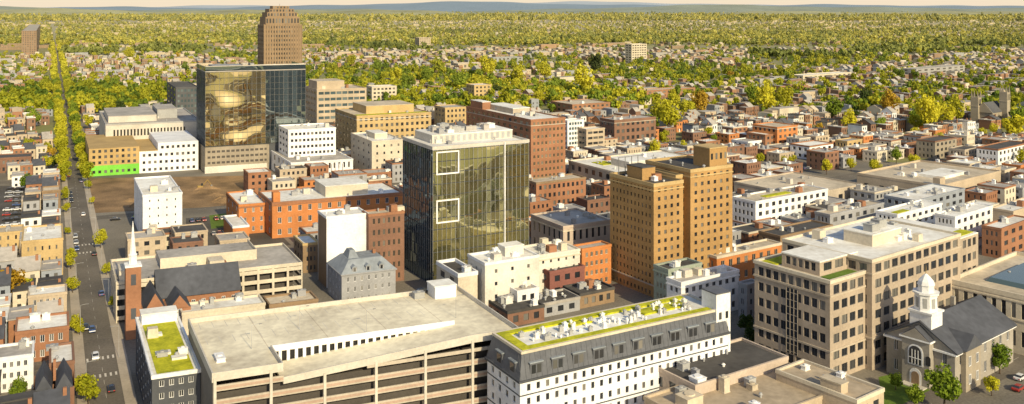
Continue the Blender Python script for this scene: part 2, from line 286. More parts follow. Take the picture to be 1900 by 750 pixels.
for k in range(20):
    a=2+(LU-12)*k/19
    for b in ((LW-6,),(LW-6,LW-17))[a<a2-2]:
        q=MB(); q.quad(B.pt(a,b,h+.012),B.pt(a+.14,b,h+.012),B.pt(a+.14,b+5,h+.012),B.pt(a,b+5,h+.012)); q.build('bay_line','marking',B.root)
for k in range(1,5):
    q=MB(); a=LU*k/5; q.quad(B.pt(a,b1+.4,h+.008),B.pt(a+.2,b1+.4,h+.008),B.pt(a+.2,LW-.4,h+.008),B.pt(a,LW-.4,h+.008)); q.build('deck_joint','roof_tan',B.root)
# ---------------------------------------------------------------- mansard block
B=frame((968,650),915,1340,h=22); B.root=thing('mansard_apartment_block','long white apartment block with dark mansard top floors and planted roof terrace','apartment building',B.o); LU,LW=B.LU,B.LW; e=15.3
shell(B,'wrap',0,e,5,4,24,.36,.5,pre=(1,1,1,1))
for z in (6.2,12.3): B.part('dark_band','dark_grey',-1.06,LU+1.06,-1.06,LW+1.06,z-.12,z+.16)
B.part('eaves','dark_grey',-1.5,LU+1.5,-1.5,LW+1.5,e,e+.5)
MB().box(B,-1.2,LU+1.2,-1.2,LW+1.2,e+.5,21.2,1.2,1.2).build('mansard_roof','mansard_grey',B.root); parapet(B,21.7,.6,'cream',out=.2); B.rz=21.3
B.part('roof','roof_white',.4,LU-.4,.4,LW-.4,21.1,21.3)
def dormer(a0,a1,b0,b1,z0,z1,face):
    d=B.part('dormer','mansard_grey',a0,a1,b0,b1,z0,z1); B.part('dormer_roof','blue_slate',a0-.2,a1+.2,b0-.2,b1+.2,z1,z1+.25,par=d)
    if face=='f': w=[(B.pt((a0+a1)/2+s*(a1-a0)*.22,b0-.03,(z0+z1)/2),Vector((B.u.y,-B.u.x,0)),(a1-a0)*.34,(z1-z0)*.72) for s in (-1,1)]
    else: w=[(B.pt(a0-.03,(b0+b1)/2,(z0+z1)/2),Vector((-B.w.y,B.w.x,0)),(b1-b0)*.6,(z1-z0)*.72)]
    place(B.root,w,'glass',None,d)
for k in range(10):
    a=1.6+(LU-8)*k/9; dormer(a,a+3.2,-1.0,.3,e+1.0,e+3.7,'f')
for k in range(2): dormer(-1.0,.3,1.2+k*LW/2.2,4+k*LW/2.2,e+1.0,e+3.6,'l')
q=MB()
for k in range(45): a=-.9+(LU+1.8)*k/44; q.hexa([B.pt(a,-1.24,e+.55),B.pt(a+.08,-1.24,e+.55),B.pt(a+.08,-1.15,e+.55),B.pt(a,-1.15,e+.55)],[B.pt(a,-.06,21.1),B.pt(a+.08,-.06,21.1),B.pt(a+.08,.03,21.1),B.pt(a,.03,21.1)])
q.build('roof_seam','dark_grey',B.root)
for a0,a1_,b0,b1_ in ((.5,LU*.95,.5,2.4),(.5,LU*.95,LW-2.4,LW-.5),(.5,3.0,2.4,LW-2.4),(LU*.66,LU*.9,LW*.45,LW*.72),(LU*.3,LU*.42,LW*.62,LW*.76)): B.part('planted_bed','sedum',a0,a1_,b0,b1_,21.3,21.72)
rr=random.Random(3)
for k in range(70):
    a=rr.uniform(3.4,LU*.9); b=rr.uniform(2.6,LW-3.6)
    if rr.random()<.65: B.unit(a,b,rr.uniform(.7,1.3),rr.uniform(.7,1.2),rr.uniform(.7,1.2),rr.choice(['white_wall','metal','roof_white']),'condenser')
    else: B.fan(a,b,.35,.9,'white_wall')
B.part('stair_tower','white_wall',LU-2.5,LU+2.2,-.6,4.8,0,25.5); B.part('stair_tower_cap','mansard_grey',LU-2.6,LU+2.3,-.7,4.9,25.5,25.8)
place(B.root,[(B.pt(LU-1.2+k*2.2,-.64,4+j*4),Vector((B.u.y,-B.u.x,0)),.9,1.8) for k in range(2) for j in range(5)])
# green-roof block, flat blocks
B=bld('green_roof_apartment','narrow dark grey apartment block with mossy planted roof beside the avenue','apartment building',(282,697),252,372,'dark_grey','roof_white',h=15,fl=5,ca=7,cb=4,fr='white_wall',cap='white_wall')
B.part('planted_roof','sedum',1.2,B.LU-1.2,1.2,B.LW*.86,B.rz,B.rz+.2)
for fa,fb in ((.15,.62),(.2,.3),(.5,.2)): B.part('roof_pad','roof_white',B.LU*fa,B.LU*fa+3.4,B.LW*fb,B.LW*fb+2,B.rz+.2,B.rz+.7)
B.penthouse(.1,.88,.95,.99,2.4,'white_wall'); B.clutter(4)
B=bld('flat_roof_block','pink walled block with black flat roof in front of the tan office','commercial building',(1290,715),1207,1462,'pink','roof_dark',h=11,fl=2,ca=3,cb=0,cap='pink',clut=6)
B=bld('flat_roof_hall','tan flat-roofed hall with air handlers at the bottom edge','commercial building',(1330,806),1195,1545,'tan','roof_brown',h=9,cap='tan')
for k,(fa,fb,sx,sy,sz) in enumerate(((.1,.55,5,4,2.2),(.32,.78,3,3,3.0),(.45,.62,2,2,3.4),(.2,.84,2.5,1.6,1.4),(.62,.5,2,2,1.2))): B.unit(B.LU*fa,B.LW*fb,sx,sy,sz,['roof_tan','white_wall','cream','metal'][k%4])
B.clutter(5,8)
B=bld('flat_roof_annex','small tan annex with stepped parapet left of the courthouse','commercial building',(1590,742),1440,1640,'tan','roof_brown',h=11,cap='cream',fl=2,ca=0,cb=2,clut=5)
B.penthouse(.05,.2,.3,.45,2.2,'tan','roof_tan')
# ---------------------------------------------------------------- tan office
B=bld('stone_office_block','big tan office block with white roof and deep window rows behind the courthouse','office building',(1618,482),1452,1782,'office_stone','roof_white',base=688,fl=7,ca=8,cb=11,wf=.7,hf=.56,fr='dark_grey',cor=((.28,'stone'),(.86,'stone')),cap='cream'); h=B.h
B.penthouse(.3,.3,.62,.62,3.2,'cream','roof_white'); B.unit(B.LU*.35,B.LW*.35,4,3,2,'metal',z=B.rz+3.5); B.unit(B.LU*.48,B.LW*.4,4,3,2.2,'metal',z=B.rz+3.5); B.clutter(14)
W=frame((1540,527),1400,1622,h=h*.86); W.root=B.root; wh=W.h
shell(W,'office_stone',0,wh,6,9,5,.7,.56,fr='dark_grey',name='front_wing')
q=MB(); q.box(W,-.3,W.LU+.1,-.3,.5,wh,wh+.9).box(W,-.3,.5,.5,W.LW+.3,wh,wh+.9).box(W,.5,W.LU,W.LW-.5,W.LW+.3,wh,wh+.9); q.build('wing_parapet','cream',B.root); W.part('wing_roof','roof_tan',.5,W.LU,.5,W.LW-.5,wh-.1,wh+.2)
W.part('roof_garden','sedum',.9,W.LU*.6,W.LW*.77,W.LW-.9,wh+.2,wh+.5); W.part('roof_garden','grass',W.LU*.1,W.LU*.7,1.2,W.LW*.17,wh+.2,wh+.6)
U=W.sub(W.LU*.16,W.LW*.22,W.LU*.86,W.LW*.5); shell(U,'office_stone',wh+.2,h-.4,1,5,3,.7,.6,fr='dark_grey',name='upper_bay'); U.part('bay_roof','roof_white',-.1,U.LU,-.1,U.LW+.1,h-.4,h-.05)
for z in (.3,.86): W.part('cornice','stone',-.25,W.LU+.1,-.25,W.LW+.25,wh*z,wh*z+.5)
g=W.part('glazed_bay','glass',-.18,.3,W.LW*.4,W.LW*.55,4,wh*.84)
q=MB()
for k in range(9): q.box(W,-.26,-.2,W.LW*.4+.02,W.LW*.55-.02,4.5+k*2,4.65+k*2)
for k in range(4): bb=W.LW*(.4+.05*k); q.box(W,-.3,-.22,bb,bb+.15,4,wh*.84)
q.build('bay_mullion','stone',B.root).parent=g
X=frame((1782,444),(26,),1815,h=h*.9); X.root=B.root; shell(X,'office_stone',0,X.h,6,0,3,.66,.54,name='side_wing'); X.part('wing_roof','roof_white',.0,X.LU,0,X.LW,X.h,X.h+.3); X.part('roof_garden','sedum',1,X.LU-1,1,5,X.h+.3,X.h+.5)
# ---------------------------------------------------------------- courthouse
B=frame((1772,655),1645,1880,h=10.5); B.root=thing('old_courthouse','grey stone courthouse with slate gable roof and white domed cupola','courthouse',B.o); LU,LW=B.LU,B.LW; m=LW/2
shell(B,'grey_stone',0,10.5,2,5,7,.34,.56,fr='white_wall'); q=MB(); q.gable(B,.05,LU-.05,.05,LW-.05,10.5,15.7); q.build('gable_wall','grey_stone',B.root)
q=MB()
for s in (0,1):
    b0=-.8 if s==0 else LW+.8; q.hexa([B.pt(-.5,b0,10.1),B.pt(LU+.5,b0,10.1),B.pt(LU+.5,m,15.9),B.pt(-.5,m,15.9)],[B.pt(-.5,b0,10.5),B.pt(LU+.5,b0,10.5),B.pt(LU+.5,m,16.3),B.pt(-.5,m,16.3)])
q.build('roof','slate',B.root); B.part('eaves','white_wall',-.6,LU+.6,-.6,LW+.6,9.7,10.15)
B.part('portico_wall','grey_stone',-2.2,0,LW*.3,LW*.7,0,12.2); q=MB(); q.gable(B,-2.6,3,LW*.28,LW*.72,12.2,15.2); q.build('portico_roof','slate',B.root); q=MB(); q.gable(B,-2.64,-2.6,LW*.3,LW*.7,12.3,14.9); q.build('pediment','grey_stone',B.root); B.part('portico_cornice','white_wall',-2.7,.2,LW*.27,LW*.73,11.8,12.2)
def archmesh(b,z,w,hh,off):
    q=MB(); pts=[(-w,0),(w,0),(w,hh)]+[(w*math.cos(t),hh+w*math.sin(t)) for t in [math.pi*k/8 for k in range(1,8)]]+[(-w,hh)]
    q.hexa([B.pt(off,b+x,z+y) for x,y in pts],[B.pt(off-.1,b+x,z+y) for x,y in pts]); return q
archmesh(m,5.2,2.0,3.4,-2.2).build('arch_surround','white_wall',B.root); aw=archmesh(m,5.5,1.6,3.1,-2.32).build('arched_window','glass',B.root)
q=MB()
for x in (-.8,0,.8): q.box(B,-2.5,-2.43,m+x-.07,m+x+.07,5.5,9.2)
q.box(B,-2.52,-2.44,m-1.6,m+1.6,7,7.15); q.build('window_frame','white_wall',aw)
archmesh(m,.3,1.5,2.6,-2.2).build('door_surround','white_wall',B.root); archmesh(m,.3,1.0,2.3,-2.32).build('door','brown_stone',B.root)
for s in (-1,1): archmesh(m+s*3.3,6,.6,1.8,-2.2).build('window','glass',B.root)
B.part('entry_steps','concrete',-4.5,-2.25,m-3,m+3,0,.3)
q=MB(); q.gable(B,LU*.08,LU*.34,-1.6,m,10.5,14.0,'b'); q.build('cross_gable_roof','slate',B.root); B.part('cross_gable_wall','church_stone',LU*.09,LU*.33,-1.3,0,0,10.5)
wn=Vector((B.u.y,-B.u.x,0)); place(B.root,[(B.pt(LU*(.15+.12*i),-1.34,3+j*4.6),wn,1.3,2.5) for i in range(2) for j in range(2)],'glass','white_wall')
cu=B.pt(3.2,m); ph=math.atan2(B.u.y,B.u.x)+math.pi/4
tw=MB().cyl(cu,4.1,4.1,13,18.2,4,ph).cyl(cu,4.6,4.6,18.2,18.7,4,ph).build('cupola_base','white_wall',B.root)
MB().cyl(cu,3.0,2.9,18.7,23,8,ph).cyl(cu,3.4,3.4,23,23.4,8,ph).build('cupola_lantern','white_wall',tw)
MB().cyl(cu,2.1,2.0,23.4,25.2,8,ph).cyl(cu,2.3,1.9,25.2,26.2,8,ph).cyl(cu,1.9,.9,26.2,27.3,8,ph).cyl(cu,.9,.15,27.3,28,8,ph).build('cupola_dome','white_wall',tw); MB().cyl(cu,.12,.04,28,30.3,6).build('finial','yellow_paint',tw)
for k in range(8):
    t=ph+math.pi/8+k*math.pi/4; n=Vector((math.cos(t),math.sin(t),0)); ob('louvre',pane(1.0,2.6,'metal'),tw,Vector((cu.x,cu.y,20.8))+n*2.78-LOC[B.root.name],math.atan2(n.x,-n.y))
MB().box(B,LU*.62,LU*.62+1,m+1,m+2,14,18).build('chimney','grey_stone',B.root)
B=bld('classical_hall','cream classical stone hall with dark glazed atrium roof at the right edge','civic building',(1935,556),1760,2050,'cream','roof_tan',h=17,fl=2,ca=9,cb=4,hf=.55,wf=.45,cor=((.55,'cream'),(.86,'cream')),par=1.4)
B.part('atrium_glass','blue_glass',B.LU*.2,B.LU*.75,B.LW*.25,B.LW*.75,B.rz,B.rz+1.2,1,1); B.clutter(4)
# ---------------------------------------------------------------- glass tower and friends
def curtain(B,z0,z1,fl,pit=1.6,gm=('curtain_glass','curtain_side'),mm='metal',spm='dark_metal',mw=.05,split=None):
    fh=(z1-z0)/fl; LU,LW=B.LU,B.LW; r=random.Random(fl)
    B.part('core','black',.35,LU-.1,.35,LW-.1,0,z1-.1); n=int(LU/pit); nw=max(2,int(LW/pit))
    def panes(isfront,k0,k1,nn,za,zb):
        # separate panes, each mounted a hair out of true
        q=MB()
        for k in range(k0,k1):
            L=LU if isfront else LW; x0,x1=L*k/nn,L*(k+1)/nn; t0,t1=r.uniform(0,.07),r.uniform(0,.07); s=r.uniform(-.05,.05)
            pt=(lambda x,o,z:B.pt(x,.02+o,z)) if isfront else (lambda x,o,z:B.pt(.02+o,x,z))
            q.quad(pt(x0,t0,za),pt(x1,max(0,t0+s),za),pt(x1,max(0,t1+s),zb),pt(x0,t1,zb))
        return q
    for k in range(fl):
        za,zb=z0+k*fh+.02,z0+(k+1)*fh-.3; c=int(n*split) if split else n
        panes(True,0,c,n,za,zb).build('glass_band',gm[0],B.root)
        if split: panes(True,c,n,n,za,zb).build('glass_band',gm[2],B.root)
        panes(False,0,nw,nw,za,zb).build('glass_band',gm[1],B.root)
        q=MB(); q.box(B,.02,LU,.03,.33,zb,zb+.3).box(B,.03,.33,.34,LW,zb,zb+.3); q.build('floor_edge',spm,B.root)
    q=MB()
    for k in range(n+1): a=LU*k/n; q.box(B,a-mw,a+mw,-.16,-.005,z0,z1)
    q.build('mullion_grid',mm,B.root); q=MB()
    for k in range(1,nw+1): b=LW*k/nw; q.box(B,-.16,-.005,b-mw,b+mw,z0,z1)
    q.build('mullion_grid','steel',B.root); q=MB(); q.box(B,LU-.02,LU+.1,.3,LW,0,z1).box(B,0,LU,LW-.02,LW+.1,0,z1); q.build('rear_wall','grey',B.root)
B=frame((803,274),748,981,base=532); B.root=thing('glass_office_tower','tall green-black glass office tower with white square frames in the centre','office tower',B.o); h=B.h;LU,LW=B.LU,B.LW
curtain(B,0,h-1,12,1.7,mm='metal',mw=.045); B.rz=h-.4; B.part('roof','roof_white',0,LU,0,LW,h-1,h-.4); parapet(B,h+.3,1.1,'concrete',out=.2)
sl=B.part('roof_slab','concrete',LU*.12,LU*.98,LW*.4,LW*.98,h-.4,h+2.4); B.part('slab_roof','roof_white',LU*.12-.1,LU*.98+.1,LW*.4-.1,LW*.98+.1,h+2.4,h+2.7,par=sl)
q=MB()
for k in range(14): a=LU*(.14+.06*k); q.box(B,a,a+LU*.03,LW*.4-.08,LW*.4-.01,h-.1,h+2.1)
q.build('slab_louvre','metal',B.root)
B.clutter(10,5); B.rz=h+2.7; r5=random.Random(4)
for k in range(16): B.unit(LU*r5.uniform(.14,.85),LW*r5.uniform(.44,.86),r5.uniform(1.5,4.5),r5.uniform(1.5,3),r5.uniform(.9,2.2),r5.choice(['metal','grey','roof_grey','roof_white']))
for k,(a,z) in enumerate(((.03,.80),(.03,.45))):
    a0=a*LU; a1=a0+LU*.23; z0=z*h; z1=z0+8.2; t=.5; q=MB(); q.box(B,a0,a1,-.5,-.23,z0,z0+t).box(B,a0,a1,-.5,-.23,z1-t,z1).box(B,a0,a0+t,-.5,-.23,z0+t,z1-t).box(B,a1-t,a1,-.5,-.23,z0+t,z1-t); q.build('square_frame','white_wall',B.root)
B.part('corner_fin','white_wall',LU*.73,LU*.74,-.6,-.23,0,h)
B=frame((381,131),365,567,base=322); B.root=thing('glass_headquarters','wide mirrored glass headquarters in front of the stepped brown tower','office building',B.o); h=B.h;LU,LW=B.LU,B.LW; ph_=15.5
curtain(B,ph_+.5,h-1,12,2.6,gm=('mirror_glass','curtain_side','dark_mirror'),mm='steel',mw=.06,split=.6); B.part('roof','roof_grey',0,LU,0,LW,h-1,h-.5); B.rz=h-.5
B.part('podium','church_stone',-.3,LU*.62,-.6,LW,0,ph_); B.part('podium_cap','dark_metal',-.5,LU*.63,-.8,LW,ph_,ph_+.4); B.part('podium_base','pale_wall',-.4,LU*.6,-.9,-.62,0,4); B.part('podium_wing','dark_grey',LU*.62+.05,LU,-.2,LW,0,ph_+.2)
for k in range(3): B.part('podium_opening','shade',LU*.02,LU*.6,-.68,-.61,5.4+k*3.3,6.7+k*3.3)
q=MB()
for k in range(14): a=LU*.61*k/13; q.box(B,a,a+.8,-.85,-.62,4.2,ph_-.2)
q.build('podium_screen','church_stone',B.root)
q=MB(); q.box(B,0,LU,.02,.3,h-.5,h+2.2).box(B,0,.3,.3,LW,h-.5,h+2.2).box(B,LU-.3,LU,.3,LW,h-.5,h+2.2); q.build('crown_screen','dark_mirror',B.root); q=MB(); q.box(B,LU*.45,LU+.1,-.1,.4,h+2.2,h+2.8).box(B,0,LU*.45,-.1,.4,h+2.2,h+2.5); q.build('crown_rail','concrete',B.root); B.part('penthouse','grey',LU*.1,LU*.4,LW*.3,LW*.8,h-.5,h+2); B.clutter(6)
# stepped tower
B=frame((490,47),478,560,base=228); B.root=thing('stepped_office_tower','tall stepped brown art deco tower on the skyline','office tower',B.o); h=B.h;LU,LW=B.LU,B.LW
shell(B,'brown_stone',0,h,22,7,14,.45,.5)
q=MB()
for k in range(15): a=LU*k/14; q.box(B,a-.35,a+.35,-.5,-.02,0,h+.8)
q.build('pier','brown_stone',B.root); B.part('roof','brown_stone',0,LU,0,LW,h,h+.4)
for f,z0,z1 in ((.05,h+.4,h+7),(.1,h+7,h+11),(.17,h+11,h+14),(.28,h+14,h+16.5)):
    t=B.part('setback','brown_stone',LU*f,LU*(1-f),LW*f,LW*(1-f),z0,z1)
    n=max(4,int(13*(1-2*f))); place(B.root,[(B.pt(LU*f+LU*(1-2*f)*(i+.5)/n,LW*f-.04,(z0+z1)/2),Vector((B.u.y,-B.u.x,0)),1.3,(z1-z0)*.6) for i in range(n)],'glass',None,t)
MB().cyl(B.pt(LU*.5,LW*.5),.2,.12,h+16.5,h+18.5,6).build('mast','steel',B.root)
# hotel tower: two joined wings with a narrow recess between them
B=frame((1213,341),1132,1359,base=553); B.root=thing('brick_hotel_tower','tall golden-brown brick hotel tower of two joined wings with corner turret','hotel',B.o); h=B.h;LU,LW=B.LU,B.LW; ws=[]
for fa,ga,fb,hh,fl,ca,cb in ((0,.36,0,h,13,11,4),(.36,.45,.16,h+1,13,0,1),(.45,1,0,h+3.2,14,3,6)):
    X=B.sub(LU*fa+(.02 if fa else 0),LW*fb,LU*(ga-fa)-.02,LW*(1-fb)-(.3 if fa==.36 else 0)); X.h=hh
    finish(X,'gold_brick','roof_dark',hh,fl,ca,cb,.4,.46,1.2,'ochre','glass',None,5 if fa!=.36 else 0,((.1,'stone'),(.93,'ochre')) if fa!=.36 else (),collect=ws)
place(B.root,ws)
p=B.part('turret','gold_brick',LU*.76,LU-.3,LW*.1,LW*.45,h+2.3,h+9); B.part('turret_roof','ochre',LU*.76-.2,LU-.1,LW*.1-.2,LW*.45+.2,h+9,h+9.4,par=p); place(B.root,[(B.pt(LU*(.79+.06*i),LW*.1-.03,h+6.2),Vector((B.u.y,-B.u.x,0)),1.0,2.2) for i in range(4)],'glass',None,p)
p=B.part('plant_room','gold_brick',LU*.08,LU*.24,LW*.4,LW*.75,h-.9,h+3.4); B.part('plant_room_roof','roof_dark',LU*.08-.1,LU*.24+.1,LW*.4-.1,LW*.75+.1,h+3.4,h+3.7,par=p)
q=MB()
for i in range(4): a=LU*(.03+.08*i); q.tube(B.pt(a,LW*.85,h-.6),B.pt(a,LW*.85,h+6),.15); q.tube(B.pt(a,LW*.85,h+5.9),B.pt(a+LU*.08,LW*.85,h+5.9),.12)
q.build('sign_framework','steel',B.root)
# ---------------------------------------------------------------- left garage
B=frame((215,523),205,561,h=13); B.root=thing('parking_garage','beige four-level open parking garage behind the church steeple','parking garage',B.o); LU,LW=B.LU,B.LW
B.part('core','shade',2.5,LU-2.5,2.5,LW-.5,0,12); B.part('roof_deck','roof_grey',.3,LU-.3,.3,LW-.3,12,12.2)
for k in range(4):
    z=k*3.2; q=MB(); q.box(B,0,LU,0,.3,z+.9,z+2.1).box(B,0,.3,.3,LW,z+.9,z+2.1).box(B,LU-.3,LU,.3,LW,z+.9,z+2.1); q.build('spandrel','cream',B.root)
    B.part('floor_slab','dark_concrete',.35,LU-.35,.35,2.45,z+.75,z+.95)
parapet(B,13,1.1,'cream',out=.02,inn=.32)
for k in range(13): a=LU*k/12; B.part('column','cream',max(a-.35,.0),min(a+.35,LU),-.12,.6,0,12.6)
for k in range(4): b=3+LW*k/4; B.part('column','cream',-.12,.5,b,b+.6,0,12.6)
B.part('upper_deck','roof_grey',LU*.25,LU*.78,LW*.45,LW-.4,12.2,14.6); q=MB(); q.box(B,LU*.25-.2,LU*.78,LW*.45-.3,LW*.45,12.2,15.6).box(B,LU*.78,LU*.78+.3,LW*.45,LW-.4,12.2,15.6); q.build('deck_wall','cream',B.root)
B.part('stair_tower','cream',LU*.02,LU*.08,LW*.1,LW*.4,12.2,15.5); B.part('stair_tower','cream',LU*.5,LU*.58,LW*.2,LW*.42,12.2,14.8); B.rz=12.2; B.clutter(5)
# ---------------------------------------------------------------- church with steeple
B=Bd(); B.o=P(262,628); B.o.z=0; B.u=d2(262); B.w=d1(262); B.LU=33;B.LW=23; FP.append(B); B.root=thing('steeple_church','red brick church with white needle spire and dark slate roof','church',B.o); B.rz=0
t=MB().box(B,-4.2,0,0,4.2,0,21.3).build('bell_tower','brick',B.root); MB().box(B,-4.4,.2,-.2,4.4,21.3,21.8).build('tower_cornice','white_wall',t)
c=B.pt(-2.1,2.1); MB().cyl(c,1.2,1.1,21.8,24.4,8).cyl(c,1.3,1.3,24.4,24.7,8).build('belfry','white_wall',t); MB().cyl(c,.95,.06,24.7,34.5,8).build('spire','white_wall',t)
for z in (6,16):
    for s in (0,1): o=MB().box(B,-2.8,-1.4,-.06,-.01,z,z+3.2) if s==0 else MB().box(B,-4.26,-4.21,1.4,2.8,z,z+3.2); o.build('louvre','dark_grey',t)
MB().box(B,.3,14,1,9,0,7.5).build('wall','brick',B.root); q=MB(); q.gable(B,.8,7,.6,20,7.5,12.6,'b'); q.build('gable_roof','slate',B.root)
q=MB(); q.gable(B,.9,6.9,.45,.75,7.4,12.7,'b').gable(B,8,13.6,.65,1.0,7.4,11.2,'b'); q.build('gable_wall','brick',B.root); q=MB(); q.gable(B,7.6,14,.9,12,7.5,11.1,'b'); q.build('gable_roof','slate',B.root)
MB().box(B,5.5,30,10.5,21.5,0,8.2).build('nave_wall','brick',B.root); q=MB(); q.gable(B,5.2,30.4,9.8,22.2,8.0,15.6); q.build('nave_roof','slate',B.root)
wn=Vector((B.u.y,-B.u.x,0)); place(B.root,[(B.pt(2.5+i*2.8,.4 if i<2 else .6,z),wn,1.0,2.4) for i in range(4) for z in (3,6)]+[(B.pt(16+i*3.0,10.46,4.5),wn,1.1,4) for i in range(5)],'glass','white_wall')
